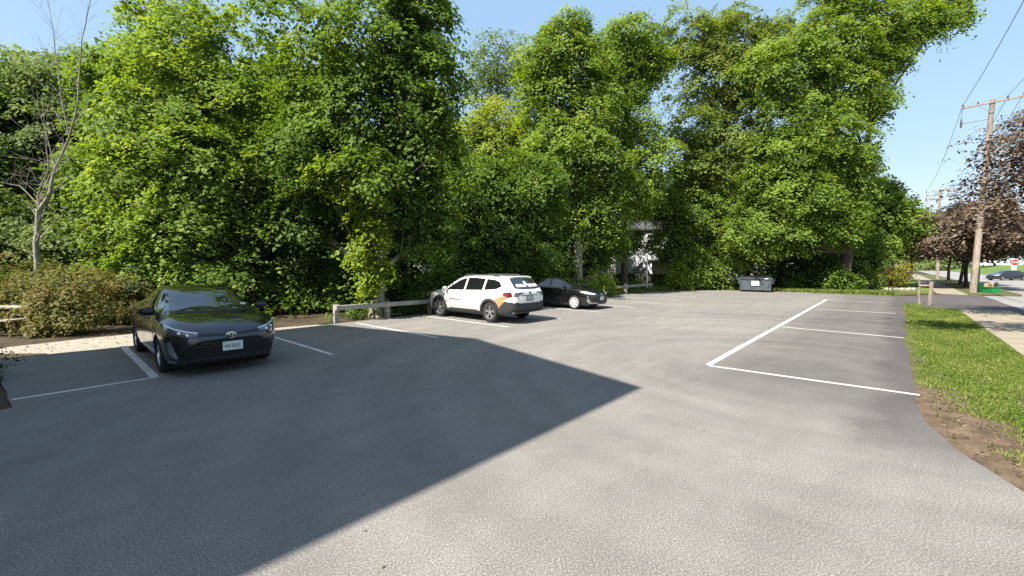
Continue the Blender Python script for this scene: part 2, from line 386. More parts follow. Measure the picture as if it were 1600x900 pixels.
def catmull(pts, k):
    P_ = [np.array(p, float) for p in pts]; P_ = [2 * P_[0] - P_[1]] + P_ + [2 * P_[-1] - P_[-2]]; out = []
    for i in range(1, len(P_) - 2):
        a, b, c, d = P_[i - 1:i + 3]
        for j in range(k):
            t = j / k; tn = .5
            out.append(b + t * tn * (c - a) + t * t * (2 * tn * a + (tn - 3) * b + (3 - 2 * tn) * c - tn * d) + t**3 * (-tn * a + (2 - tn) * b + (tn - 2) * c + tn * d))
    out.append(P_[-2]); return out

def car_shell(s):
    zb, hw, be, zt, ht = (pchip(s[k]) for k in ('bot', 'hw', 'belt', 'top', 'htop'))
    x0, x1 = s['hw'][0][0], s['hw'][-1][0]
    us = np.linspace(0, 1, 84); xs = x0 + (x1 - x0) * (us - .11 * np.sin(2 * math.pi * us))
    rings = []
    for x in xs:
        b, h, e, t = zb(x), hw(x), be(x), zt(x); tw = min(ht(x), h * .93); H = e - b
        gh = min(max((t - e - .07) / .22, 0), 1); drop = (.030 + .045 * gh) * min(1, h / .6); ed = max(t - drop, e + .004)
        fl = s.get('flare', 1.0)
        half = [(0, b), (.6 * h, b), (.87 * h, b + .012), (.945 * h, b + .10 * H), (.978 * h, b + .30 * H), (.996 * h, b + .52 * H), (h * 1.0, b + .68 * H), (.99 * h, b + .84 * H),
                (.965 * h, e - .035 * H), (.94 * h, e), (tw + (.94 * h - tw) * .5 - .0 * gh, (e + ed) / 2 + .006 * gh), (tw, ed), (tw * .93, ed + (t - ed) * .52), (tw * .72, t - drop * .17), (tw * .38, t - drop * .04), (0, t)]
        pts = catmull(half, 3)
        ring = [Vector((x, p[0], p[1])) for p in pts] + [Vector((x, -p[0], p[1])) for p in pts[-2:0:-1]]
        rings.append(ring)
    n = len(rings[0]); v = [p for r in rings for p in r]; f = []
    for i in range(len(rings) - 1):
        for k in range(n): f.append((i * n + k, i * n + (k + 1) % n, (i + 1) * n + (k + 1) % n, (i + 1) * n + k))
    c0 = len(v); v.append(Vector((x0 - .004, 0, sum(p.z for p in rings[0]) / n))); v.append(Vector((x1 + .004, 0, sum(p.z for p in rings[-1]) / n)))
    for k in range(n):
        f.append((c0, (k + 1) % n, k)); f.append((c0 + 1, (len(rings) - 1) * n + k, (len(rings) - 1) * n + (k + 1) % n))
    return v, f

AX = {'x+': (Vector((6, 0, 0)), Vector((-1, 0, 0))), 'x-': (Vector((-6, 0, 0)), Vector((1, 0, 0))), 'y+': (Vector((0, 4, 0)), Vector((0, -1, 0))), 'y-': (Vector((0, -4, 0)), Vector((0, 1, 0))), 'z+': (Vector((0, 0, 5)), Vector((0, 0, -1)))}
def project(bvh, ax, a, b):
    o, d = AX[ax]; p = o.copy()
    if ax[0] == 'x': p.y, p.z = a, b
    elif ax[0] == 'y': p.x, p.z = a, b
    else: p.x, p.y = a, b
    h, nrm, _, _ = bvh.ray_cast(p, d)
    if h is None:
        q = p + d * (abs(o.x + o.y) - (2.0 if ax[0] == 'x' else .8)) if ax[0] != 'z' else p + d * 4
        h, nrm, _, _ = bvh.find_nearest(q)
    if nrm.dot(d) > 0: nrm = -nrm
    return h, nrm
def rpoly(pts, r, k=4):
    out = []; n = len(pts)
    for i in range(n):
        p = Vector(pts[i][:2]); a = Vector(pts[i - 1][:2]); b = Vector(pts[(i + 1) % n][:2])
        ra = min(r, (a - p).length * .45, (b - p).length * .45)
        s_ = p + (a - p).normalized() * ra; e = p + (b - p).normalized() * ra
        for j in range(k + 1):
            t = j / k; out.append(tuple((1 - t) ** 2 * s_ + 2 * t * (1 - t) * p + t * t * e))
    return out
def panel(bvh, poly, ax, off, thick, name, mat, parent, step=.05, r=.02, smooth=40):
    if r: poly = rpoly(poly, r)
    n = len(poly); pv = [Vector(p) for p in poly]; xs = [p.x for p in pv]; ys = [p.y for p in pv]
    def inside(q):
        c = False
        for i in range(n):
            a, b = pv[i], pv[(i + 1) % n]
            if (a.y > q.y) != (b.y > q.y) and q.x < (b.x - a.x) * (q.y - a.y) / (b.y - a.y) + a.x: c = not c
        return c
    bound = []
    for i in range(n):
        a, b = pv[i], pv[(i + 1) % n]; k = max(1, int((b - a).length / step))
        bound += [a.lerp(b, j / k) for j in range(k)]
    nb = len(bound); pts = list(bound)
    gx = np.arange(min(xs) + step / 2, max(xs), step); gy = np.arange(min(ys) + step / 2, max(ys), step)
    for x in gx:
        for y in gy:
            q = Vector((x, y))
            if inside(q) and min((q - b).length for b in bound) > step * .45: pts.append(q)
    v2, _, fs, *_ = delaunay_2d_cdt(pts, [], [list(range(nb))], 1, 1e-5)
    outer, inner = [], []
    for q in v2:
        h, nr = project(bvh, ax, q.x, q.y); outer.append(h + nr * off); inner.append(h - nr * thick)
    m = len(outer); faces = [tuple(f) for f in fs]
    ec = {}
    for f in faces:
        for i in range(len(f)):
            e = (f[i], f[(i + 1) % len(f)]); ec[tuple(sorted(e))] = ec.get(tuple(sorted(e)), []) + [e]
    rim = [es[0] for es in ec.values() if len(es) == 1]
    allf = faces + [tuple(m + i for i in reversed(f)) for f in faces] + [(b, a, a + m, b + m) for a, b in rim]
    mb = MB().add(outer + inner, allf)
    return mb.build(name, mat, parent, smooth=smooth)
def mir(poly): return [(-a, b) for a, b in poly]

M['tyre'] = plain('tyre_rubber', (.018, .018, .018), .85, var=.2, vscale=30)
M['blackplastic'] = plain('black_plastic', (.012, .012, .013), .45, var=.1)
M['cladding'] = plain('grey_cladding', (.028, .029, .031), .62, var=.15)
M['chrome'] = plain('chrome_trim', (.72, .73, .75), .14, 1.0, var=0)
M['alloy'] = plain('alloy_rim', (.55, .56, .58), .28, .85, var=.05)
M['hubcap'] = plain('silver_hubcap', (.72, .73, .74), .32, .45, var=.05)
M['whiteplate'] = plain('plate_white', (.55, .62, .60), .4, var=.1, vscale=12)
M['platetext'] = plain('plate_green', (.012, .05, .04), .5, var=0)
M['red'] = plain('tail_red', (.11, .009, .011), .12, coat=1, var=.1)
M['lamp'] = plain('lamp_lens', (.58, .60, .62), .10, .25, coat=1, var=.25, vscale=25)
M['lampdark'] = plain('dark_lamp', (.09, .095, .105), .10, .2, coat=1, var=.3, vscale=25)
M['under'] = plain('wheel_well', (.006, .006, .006), .9, var=0)
def mat_glass(name, c):
    m, t, b = newmat(name)
    b.inputs['Base Color'].default_value = rgba(c); b.inputs['Roughness'].default_value = .015
    b.inputs['Specular IOR Level'].default_value = .9; b.inputs['IOR'].default_value = 1.6; b.inputs['Coat Weight'].default_value = .6; b.inputs['Coat Roughness'].default_value = .01; return m
M['glass'] = mat_glass('car_glass', (.008, .010, .011))
def mat_paint(name, c, metal, rough=.3):
    m, t, b = newmat(name)
    n = noise(t, coords(t), 900, 1); n2 = noise(t, coords(t), 2.5, 5, .6)
    base = mix(t, 1, ramp(t, n, [(.3, tuple(x * .85 for x in c)), (.7, tuple(min(1, x * 1.15) for x in c))]), ramp(t, n2, [(.3, .92), (.7, 1.05)]), 'MULTIPLY')
    t.links.new(base, b.inputs['Base Color']); b.inputs['Metallic'].default_value = metal
    t.links.new(ramp(t, n2, [(.3, rough * .8), (.7, rough * 1.25)]), b.inputs['Roughness'])
    b.inputs['Coat Weight'].default_value = 1; b.inputs['Coat Roughness'].default_value = .035; b.inputs['Coat IOR'].default_value = 1.55; return m
M['slate'] = mat_paint('slate_blue_paint', (.030, .034, .044), .7, .27)
M['white_paint'] = mat_paint('white_car_paint', (.74, .74, .71), 0, .4)
M['black_paint'] = mat_paint('black_car_paint', (.006, .006, .007), .2, .3)
M['navy'] = mat_paint('navy_car_paint', (.02, .022, .034), .3, .3)
M['tan'] = plain('tan_wrap', (.40, .25, .11), .35, coat=.6, var=.06)
M['palegold'] = plain('pale_gold_wrap', (.60, .56, .44), .4, coat=.5, var=.08)
M['ink'] = plain('dark_lettering', (.05, .045, .04), .5, var=0)
M['greyink'] = plain('grey_lettering', (.36, .37, .36), .5, var=0)
M['whiteink'] = plain('white_lettering', (.8, .8, .8), .5, var=0)

def wheel(parent, pos, side, r, wd, rimr, style, detail=True):
    sy = 1 if side > 0 else -1
    o_ = MB(); h = wd / 2
    prof = [(rimr, -h * .8), (rimr + .012, -h), (r - .05, -h), (r - .018, -h * .88), (r - .004, -h * .6), (r, -h * .3), (r, h * .3), (r - .004, h * .6), (r - .018, h * .88), (r - .05, h), (rimr + .012, h), (rimr, h * .8)]
    o_.lathe([(a, b * 1) for a, b in prof], 40, closed=True)
    w_ = o_.build('wheel', M['tyre'], parent, smooth=35); w_.location = pos
    rm = MB(); f = sy * h * .78
    rm.lathe([(rimr + .002, f), (rimr - .02, f), (rimr - .03, f - sy * .05), (rimr - .032, -f)], 40)
    rm.lathe([(rimr - .03, f - sy * .075), (.03, f - sy * .065), (.001, f - sy * .065)], 32, m=1)
    if style == 'alloy':
        n = 5
        for k in range(n):
            for dlt in (-.20, .20):
                th = 2 * math.pi * k / n + dlt + .3
                a = Vector((math.cos(th - dlt * .55) * .055, 0, math.sin(th - dlt * .55) * .055)); b = Vector((math.cos(th) * (rimr - .012), 0, math.sin(th) * (rimr - .012)))
                e = (b - a); q = Matrix(((e.normalized().x, 0, -e.normalized().z), (0, 1, 0), (e.normalized().z, 0, e.normalized().x)))
                rm.box((a + b) / 2 + Vector((0, f - sy * .025, 0)), (e.length, .03, .034), q)
        rm.lathe([(.062, f - sy * .04), (.062, f - sy * .012), (.05, f - sy * .006), (.0005, f - sy * .006)], 24)
    else:
        n = 9
        rm.lathe([(rimr - .004, f - sy * .006), (rimr * .80, f - sy * .003), (rimr * .80, f - sy * .02)], 40)
        rm.lathe([(rimr * .42, f - sy * .02), (rimr * .42, f + sy * .004), (.05, f + sy * .010), (.0005, f + sy * .010)], 32)
        for k in range(n):
            th = 2 * math.pi * k / n; e = Vector((math.cos(th), 0, math.sin(th))); q = Matrix(((e.x, 0, -e.z), (0, 1, 0), (e.z, 0, e.x)))
            rm.box(e * (rimr * .62) + Vector((0, f - sy * .006, 0)), (rimr * .46, .02, rimr * .27), q)
    rm.build('rim', [M['alloy' if style == 'alloy' else 'hubcap'], M['under']], w_, smooth=30)
    return w_

def boolean_arches(o, xs, r, hwid):
    cut = MB()
    for x in xs:
        for sg in (-1, 1):
            cut.tube([(x, sg * (hwid - .32), WR), (x, sg * (hwid + .3), WR)], r, 44)
    c = cut.build('wheel_cutter', M['under'], o.parent)
    bpy.context.view_layer.update()
    md = o.modifiers.new('b', 'BOOLEAN'); md.object = c; md.operation = 'DIFFERENCE'; md.solver = 'EXACT'; md.material_mode = 'TRANSFER'
    me = bpy.data.meshes.new_from_object(o.evaluated_get(bpy.context.evaluated_depsgraph_get()))
    o.modifiers.clear(); old = o.data; o.data = me; bpy.data.meshes.remove(old)
    cm = c.data; bpy.data.objects.remove(c); bpy.data.meshes.remove(cm)
    me.polygons.foreach_set('use_smooth', [True] * len(me.polygons)); me.set_sharp_from_angle(angle=R(38))

WR = .32
def car_base(name, spec, loc, rz, paint, label, cat='car', group=None):
    global WR
    root = empty(name, loc, rz, label, cat, group)
    v, f = car_shell(spec); bvh = BVHTree.FromPolygons([tuple(p) for p in v], f)
    b = MB().add(v, f).build('body', M[paint], root, smooth=50)
    WR = spec['r']; boolean_arches(b, (spec['ax'][0], spec['ax'][1]), spec['r'] * 1.12, spec['wid'])
    for x in spec['ax']:
        for sg in (1, -1):
            wheel(root, (x, sg * (spec['wid'] - .115), spec['r']), sg, spec['r'], .205, spec['rim'], spec['style'])
    return root, bvh
def doors(root, bvh, polys, paint, handles, hmat):
    for sg, ax in ((1, 'y+'), (-1, 'y-')):
        for pl, hd in zip(polys, handles):
            dr = panel(bvh, pl, ax, .004, .01, 'door', M[paint], root, .07, .03)
            hp, nr = project(bvh, ax, hd[0], hd[1])
            h = MB().tube([hp + Vector((-.10, sg * .004, 0)), hp + Vector((-.07, sg * .035, .004)), hp + Vector((.07, sg * .035, .004)), hp + Vector((.10, sg * .004, 0))], .012, 6)
            h.build('handle', M[hmat], dr, smooth=60)
def windows(root, bvh, polys, names=None):
    for ax in ('y+', 'y-'):
        for pl in polys: panel(bvh, pl, ax, .005, .01, 'window', M['glass'], root, .06, .025)
def mirrors(root, bvh, x, z, paint, capmat='blackplastic'):
    for sg, ax in ((1, 'y+'), (-1, 'y-')):
        hp, _ = project(bvh, ax, x, z)
        m = MB(); c = hp + Vector((-.02, sg * .15, .05))
        bm = bmesh.new(); bmesh.ops.create_icosphere(bm, subdivisions=3, radius=1)
        vs_ = []
        for q in bm.verts:
            p = Vector((q.co.x * (.085 if q.co.x > 0 else .035), q.co.y * .125, q.co.z * .078)); p.z += .012 * sg * q.co.y
            vs_.append(c + p)
        bm.verts.index_update(); m.add(vs_, [tuple(v.index for v in f.verts) for f in bm.faces]); bm.free()
        m.tube([hp + Vector((.03, -sg * .02, -.01)), hp + Vector((0, sg * .08, .02))], [.035, .025], 8)
        m.build('mirror', M[paint], root, smooth=60)
def plate(root, pos, rot, mat, txt, tmat):
    m = MB().box((0, 0, 0), (.306, .154, .006)); q = Matrix.Translation(pos) @ rot
    m.v = [tuple(q @ Vector(v)) for v in m.v]
    p = m.build('license_plate', M[mat], root, bevel=.002)
    if txt: text_mesh(txt, .092, 'lettering', M[tmat], p, q @ Matrix.Translation((-.008, -.004, .005)), .001, squeeze=.68)
    return p, q
FRONT = Matrix(((0, 0, 1, 0), (1, 0, 0, 0), (0, 1, 0, 0), (0, 0, 0, 1)))       # text plane facing +x
REAR = Matrix(((0, 0, -1, 0), (-1, 0, 0, 0), (0, 1, 0, 0), (0, 0, 0, 1)))
def ellipse_ring(mb, c, rx, rz, t, n=28, rot=FRONT):
    pts = [Vector(c) + rot.to_3x3() @ Vector((rx * math.cos(2 * math.pi * k / n), rz * math.sin(2 * math.pi * k / n), 0)) for k in range(n + 1)]
    mb.tube(pts, t, 6, cap=False)

# ---- dark compact saloon facing the camera
SED = dict(ax=(-1.35, 1.35), r=.318, rim=.222, wid=.886, style='alloy',
    bot=[(-2.37, .46), (-2.2, .31), (-1.7, .20), (0, .17), (1.7, .18), (2.1, .20), (2.28, .25)],
    hw=[(-2.37, .58), (-2.3, .70), (-2.1, .815), (-1.6, .875), (0, .888), (1.35, .888), (1.75, .862), (1.98, .80), (2.13, .70), (2.23, .56), (2.28, .40)],
    belt=[(-2.37, .80), (-2.25, .95), (-1.9, 1.01), (-1, .985), (0, .95), (1.0, .925), (1.4, .905), (1.8, .845), (2.05, .765), (2.2, .68), (2.28, .60)],
    top=[(-2.37, .88), (-2.32, 1.02), (-2.15, 1.085), (-1.9, 1.11), (-1.72, 1.14), (-1.0, 1.395), (-.5, 1.452), (-.1, 1.458), (.2, 1.435), (.42, 1.385), (.62, 1.30), (1.2, 1.035), (1.33, 1.0), (1.6, .965), (1.9, .89), (2.08, .82), (2.2, .74), (2.28, .64)],
    htop=[(-2.37, .45), (-2.2, .62), (-1.9, .66), (-1.6, .62), (-1, .565), (0, .585), (.42, .575), (1.15, .70), (1.4, .745), (1.8, .70), (2.1, .52), (2.28, .32)])
def slate_saloon():
    root, bvh = car_base('parked_car', SED, L(2.30, 11.42), DANG - R(90), 'slate', 'dark slate blue saloon parked nose out in the building shade, its front plate facing us', 'car')
    panel(bvh, [(-.69, 1.045), (-.35, 1.025), (0, 1.02), (.35, 1.025), (.69, 1.045), (.555, 1.375), (.3, 1.395), (0, 1.40), (-.3, 1.395), (-.555, 1.375)], 'x+', .005, .012, 'windshield', M['glass'], root, .06, .05)
    panel(bvh, [(-.60, 1.14), (.60, 1.14), (.52, 1.37), (-.52, 1.37)], 'x-', .005, .012, 'rear_window', M['glass'], root, .06, .06)
    windows(root, bvh, [[(-.02, .99), (1.02, .965), (.93, 1.03), (.40, 1.31), (.25, 1.345), (-.02, 1.37)], [(-.10, .995), (-1.0, 1.03), (-.94, 1.16), (-.72, 1.33), (-.4, 1.37), (-.10, 1.37)]])
    doors(root, bvh, [[(-.06, .30), (.98, .30), (1.05, .60), (1.03, .90), (-.06, .935)], [(-.09, .30), (-.85, .30), (-1.0, .52), (-1.14, .70), (-1.12, .965), (-.09, .938)]], 'slate', [(.12, .86), (-.88, .89)], 'slate')
    mirrors(root, bvh, .86, .985, 'blackplastic')
    for sg in (1, -1):
        hl = [(sg * .45, .722), (sg * .60, .752), (sg * .74, .80), (sg * .835, .86), (sg * .855, .80), (sg * .80, .715), (sg * .62, .672), (sg * .47, .672)]
        h = panel(bvh, hl, 'x+', .006, .02, 'headlight', M['lampdark'], root, .03, .012)
        panel(bvh, [(sg * .45, .728), (sg * .60, .758), (sg * .74, .806), (sg * .83, .862), (sg * .82, .835), (sg * .74, .785), (sg * .60, .738), (sg * .46, .708)], 'x+', .011, .004, 'daylight_strip', M['lamp'], h, .03, 0)
        for a, b in ((.60, .705), (.70, .735)):
            pj = MB(); hp, nr = project(bvh, 'x+', sg * a, b); pj.lathe([(.0005, .022), (.02, .016), (.03, .004)], 14, Matrix.Translation(hp) @ nr.to_track_quat('Y', 'Z').to_matrix().to_4x4())
            pj.build('projector', M['chrome'], h, smooth=50)
        fp = panel(bvh, [(sg * .72, .47), (sg * .79, .56), (sg * .82, .42), (sg * .76, .34), (sg * .66, .33)], 'x+', .006, .01, 'fog_light', M['blackplastic'], root, .04, .02)
        panel(bvh, [(sg * .80, .60), (sg * .83, .58), (sg * .80, .40), (sg * .74, .325), (sg * .71, .325)], 'x+', .009, .004, 'chrome_blade', M['alloy'], fp, .03, 0)
        panel(bvh, [(sg * .55, .80), (sg * .83, .84), (sg * .84, 1.0), (sg * .60, .98)], 'x-', .006, .01, 'taillight', M['red'], root, .05, .03)
    panel(bvh, [(-.46, .716), (0, .686), (.46, .716), (.46, .672), (0, .648), (-.46, .672)], 'x+', .006, .01, 'upper_grille', M['blackplastic'], root, .04, .006)
    lg = panel(bvh, [(-.44, .60), (0, .612), (.44, .60), (.64, .47), (.74, .36), (.70, .315), (.3, .292), (-.3, .292), (-.70, .315), (-.74, .36), (-.64, .47)], 'x+', .005, .015, 'lower_grille', M['under'], root, .045, .03)
    sl_ = MB()
    for z, a in ((.545, .44), (.50, .54)):
        pts = []
        for k in range(13):
            hp, nr = project(bvh, 'x+', -a + 2 * a * k / 12, z); pts.append(hp + nr * .008)
        sl_.tube(pts, .006, 5)
    sl_.build('grille_bar', M['blackplastic'], lg, smooth=60)
    panel(bvh, [(-.62, .285), (.62, .285), (.66, .245), (.4, .222), (-.4, .222), (-.66, .245)], 'x+', .012, .01, 'bumper_lip', M['slate'], root, .05, .02)
    e = MB(); hp, nr = project(bvh, 'x+', 0, .655); c = hp + Vector((.022, 0, 0))
    ellipse_ring(e, c, .078, .053, .0075); ellipse_ring(e, c + Vector((.003, 0, .004)), .028, .047, .0055); ellipse_ring(e, c + Vector((.003, 0, .022)), .055, .019, .0055)
    e.build('emblem', M['chrome'], root, smooth=60)
    bk = MB(); bk.lathe([(.0005, .012), (.075, .012), (.08, 0)], 28, Matrix.Translation(hp) @ Vector((1, 0, 0)).to_track_quat('Y', 'Z').to_matrix().to_4x4() @ Matrix.Diagonal((1, 1, .7, 1)))
    bk.build('emblem_base', M['blackplastic'], root, smooth=40)
    plate(root, Vector((2.302, .02, .475)), FRONT, 'whiteplate', '444 0355', 'platetext')
    wi = MB()
    for y0, y1, z1 in ((-.55, .02, 1.075), (.0, .58, 1.07)):
        pts = [project(bvh, 'x+', y0 + (y1 - y0) * k / 8, 1.035 + (z1 - 1.035) * math.sin(math.pi * k / 8 * .8))[0] + Vector((.022, 0, .012)) for k in range(9)]
        wi2 = MB().tube(pts, [.009] * 9, 5); wi2.build('wiper', M['blackplastic'], root, smooth=60)
    # cowl, bonnet shut line and a parking sticker
    panel(bvh, [(-.70, 1.035), (0, 1.008), (.70, 1.035), (.72, 1.005), (0, .985), (-.72, 1.005)], 'x+', .004, .01, 'cowl', M['blackplastic'], root, .05, .01)
    panel(bvh, [(.50, 1.08), (.60, 1.08), (.595, 1.11), (.505, 1.11)], 'x+', .008, .001, 'sticker', M['whiteplate'], root, .04, .004)
    return root
slate_saloon().scale = (1.05, 1.05, 1.055)

# ---- white estate with wrap graphics, nose to the rail
EST = dict(ax=(-1.372, 1.372), r=.358, rim=.232, wid=.925, style='alloy',
    bot=[(-2.46, .48), (-2.3, .36), (-1.8, .27), (0, .235), (1.7, .25), (2.1, .27), (2.36, .36)],
    hw=[(-2.46, .70), (-2.40, .79), (-2.2, .875), (-1.5, .922), (0, .92), (1.4, .922), (1.9, .87), (2.15, .77), (2.28, .62), (2.36, .44)],
    belt=[(-2.46, .98), (-2.36, 1.08), (-2.0, 1.13), (-1, 1.09), (0, 1.05), (1.0, 1.02), (1.4, 1.0), (1.9, .93), (2.2, .83), (2.36, .72)],
    top=[(-2.46, 1.03), (-2.42, 1.14), (-2.34, 1.22), (-2.2, 1.36), (-2.0, 1.535), (-1.85, 1.585), (-1.4, 1.615), (-.6, 1.63), (0, 1.62), (.4, 1.55), (.62, 1.46), (1.25, 1.13), (1.4, 1.095), (1.9, 1.01), (2.15, .93), (2.3, .84), (2.36, .76)],
    htop=[(-2.46, .62), (-2.3, .70), (-2.0, .645), (-1.5, .635), (-.5, .645), (.3, .63), (1.2, .76), (1.6, .76), (2.1, .58), (2.36, .32)])
def ring_arc(x, z, r0, r1, a0, a1, n=14, zmin=None):
    o_ = [(x + r1 * math.cos(a0 + (a1 - a0) * k / n), z + r1 * math.sin(a0 + (a1 - a0) * k / n)) for k in range(n + 1)]
    i_ = [(x + r0 * math.cos(a1 + (a0 - a1) * k / n), z + r0 * math.sin(a1 + (a0 - a1) * k / n)) for k in range(n + 1)]
    return o_ + i_
def white_estate():
    root, bvh = car_base('parked_car', EST, L(11.25, 11.78), DANG + R(90), 'white_paint', 'white estate car with a tan rear corner and lettering, nosed up to the timber rail', 'car')
    panel(bvh, [(-.70, 1.14), (0, 1.12), (.70, 1.14), (.60, 1.52), (0, 1.55), (-.60, 1.52)], 'x+', .005, .01, 'windshield', M['glass'], root, .07, .05)
    rw = panel(bvh, [(-.66, 1.20), (-.3, 1.165), (.3, 1.165), (.66, 1.20), (.575, 1.50), (.3, 1.525), (-.3, 1.525), (-.575, 1.50)], 'x-', .006, .012, 'rear_window', M['glass'], root, .06, .05)
    let = MB()
    rr = random.Random(4)
    def mark(a, b, wd):
        pts = [project(bvh, 'x-', a[0] + (b[0] - a[0]) * k / 2, a[1] + (b[1] - a[1]) * k / 2) for k in range(3)]
        let.tube([p + nr * .011 for p, nr in pts], wd, 4)
    y = .50
    while y > .14:
        mark((y, 1.24), (y - .01, 1.33), .010); mark((y - .03, 1.24), (y - .035, 1.33 - .05 * rr.random()), .009); mark((y, 1.24 + .09 * rr.random()), (y - .035, 1.28), .008); y -= .075
    y = -.14
    while y > -.52:
        mark((y, 1.24), (y - .01, 1.33), .010); mark((y - .03, 1.24), (y - .035, 1.33 - .05 * rr.random()), .009); mark((y, 1.24 + .09 * rr.random()), (y - .035, 1.28), .008); y -= .075
    mark((.11, 1.235), (.0, 1.42), .018); mark((.0, 1.42), (-.13, 1.235), .018); mark((.05, 1.25), (-.03, 1.33), .012)
    let.build('lettering', M['whiteink'], rw)
    windows(root, bvh, [[(.0, 1.085), (1.03, 1.065), (.95, 1.12), (.46, 1.40), (.2, 1.49), (.0, 1.515)], [(-.09, 1.09), (-.98, 1.115), (-.98, 1.50), (-.5, 1.535), (-.09, 1.53)], [(-1.07, 1.12), (-1.65, 1.165), (-1.86, 1.26), (-1.72, 1.40), (-1.45, 1.475), (-1.07, 1.50)]])
    doors(root, bvh, [[(-.05, .42), (.93, .42), (1.06, .70), (1.04, 1.0), (-.05, 1.03)], [(-.09, .42), (-.82, .42), (-.98, .62), (-1.13, .80), (-1.14, 1.05), (-.09, 1.035)]], 'white_paint', [(.12, .93), (-.92, .97)], 'white_paint')
    mirrors(root, bvh, .90, 1.07, 'white_paint')
    for ax in ('y+', 'y-'):
        for x in EST['ax']:
            panel(bvh, ring_arc(x, .358, .395, .485, R(-12), R(192)), ax, .018, .02, 'arch_cladding', M['cladding'], root, .05, 0)
        panel(bvh, [(-.93, .255), (.93, .255), (.95, .36), (.7, .41), (-.7, .41), (-.95, .36)], ax, .016, .02, 'sill_cladding', M['cladding'], root, .08, .01)
        panel(bvh, [(-1.76, .27), (-1.83, .52), (-2.08, .78), (-2.2, .75), (-2.38, .75), (-2.42, .50), (-2.3, .37)], ax, .016, .02, 'bumper_corner', M['cladding'], root, .05, .01)
        panel(bvh, [(-1.76, .62), (-1.84, .54), (-2.06, .80), (-2.28, .94), (-2.0, .95), (-1.78, .88), (-1.62, .80)], ax, .006, .006, 'tan_graphic', M['tan'], root, .05, .01)
        panel(bvh, [(.9, .43), (.98, .52), (.3, .56), (-.4, .61), (-.9, .70), (-.93, .58), (-.78, .43)], ax, .0065, .006, 'gold_graphic', M['palegold'], root, .05, .01)
        panel(bvh, [(-1.98, .985), (-2.05, 1.075), (-2.32, 1.075), (-2.38, .93), (-2.2, .90)], ax, .010, .01, 'taillight', M['red'], root, .04, .012)
        panel(bvh, [(1.93, .83), (2.15, .80), (2.12, .91), (1.80, .96)], ax, .008, .01, 'headlight', M['lamp'], root, .04, .015)
        lt = MB(); sgn = 1 if ax == 'y+' else -1; r3 = random.Random(9)
        def mk(x0, z0, x1, z1, wd):
            pts = [project(bvh, ax, x0 + (x1 - x0) * k / 2, z0 + (z1 - z0) * k / 2) for k in range(3)]
            lt.tube([p + nr * .0085 for p, nr in pts], wd, 4)
        x = .74
        while x > .08:
            mk(x, .70, x, .765, .007); mk(x - .022, .70, x - .022 + .01 * r3.random(), .765, .006); mk(x, .70 + .06 * r3.random(), x - .022, .73, .005); x -= .055
        lt.build('lettering', M['ink'], root)
        lt = MB()
        mk(.62, .82, .50, .93, .008); mk(.50, .93, .36, .82, .008); mk(.36, .82, .30, .88, .007); mk(.30, .90, .05, .86, .006)
        mk(-.12, .93, -.62, .945, .007); mk(-.12, .85, -.44, .86, .010); mk(-.12, .79, -.34, .80, .010); mk(-.14, .73, -.30, .735, .007)
        lt.build('faint_lettering', M['greyink'], root)
        sg = sgn
        rl = MB(); zr = [(-1.55, 0), (-1.42, .045), (-1.3, .052), (.1, .052), (.25, .035), (.36, -.02)]
        pts = []
        for x, dz in zr:
            hp, _ = project(bvh, 'z+', x, sg * .565); pts.append(hp + Vector((0, 0, dz + .006)))
        rl.tube(pts, [.022, .024, .02, .02, .024, .022], 8)
        for x in (-1.42, .18): 
            hp, _ = project(bvh, 'z+', x, sg * .565); rl.box(hp + Vector((0, 0, .018)), (.22, .036, .045))
        rl.build('roof_rail', M['cladding'], root, smooth=40)
    panel(bvh, [(-.80, .50), (.80, .50), (.83, .70), (.68, .745), (.5, .70), (-.5, .70), (-.68, .745), (-.83, .70)], 'x-', .022, .03, 'rear_bumper', M['cladding'], root, .06, .02)
    panel(bvh, [(-.70, .40), (.70, .40), (.80, .495), (-.80, .495)], 'x-', .03, .03, 'rear_valance', M['blackplastic'], root, .06, .02)
    for sg in (1, -1):
        panel(bvh, [(sg * .74, 1.06), (sg * .78, .94), (sg * .62, .93), (sg * .56, .985), (sg * .34, 1.045), (sg * .34, 1.065)], 'x-', .010, .01, 'tail_lamp_inner', M['lampdark'], root, .04, .01)
    plate(root, Vector((-2.478, .0, .87)), REAR, 'greyink', None, None)
    fr = MB().box((-2.468, 0, .87), (.012, .36, .20)); fr.build('plate_recess', M['blackplastic'], root, bevel=.004)
    hp, nr = project(bvh, 'x-', 0, 1.04); e = MB(); e.lathe([(.0005, .014), (.055, .012), (.062, 0)], 24, Matrix.Translation(hp) @ nr.to_track_quat('Y', 'Z').to_matrix().to_4x4() @ Matrix.Diagonal((1, 1, .7, 1))); e.build('emblem', M['platetext'], root, smooth=40)
    panel(bvh, [(-.42, .975), (.42, .975), (.42, .955), (-.42, .955)], 'x-', .008, .01, 'tailgate_trim', M['cladding'], root, .05, 0)
    sp = MB()
    pts = [project(bvh, 'z+', -1.93, y)[0] + Vector((-.06, 0, .012)) for y in np.linspace(-.58, .58, 9)]
    sp.tube(pts, .035, 8); sp.build('spoiler', M['white_paint'], root, smooth=60)
    return root
white_estate()

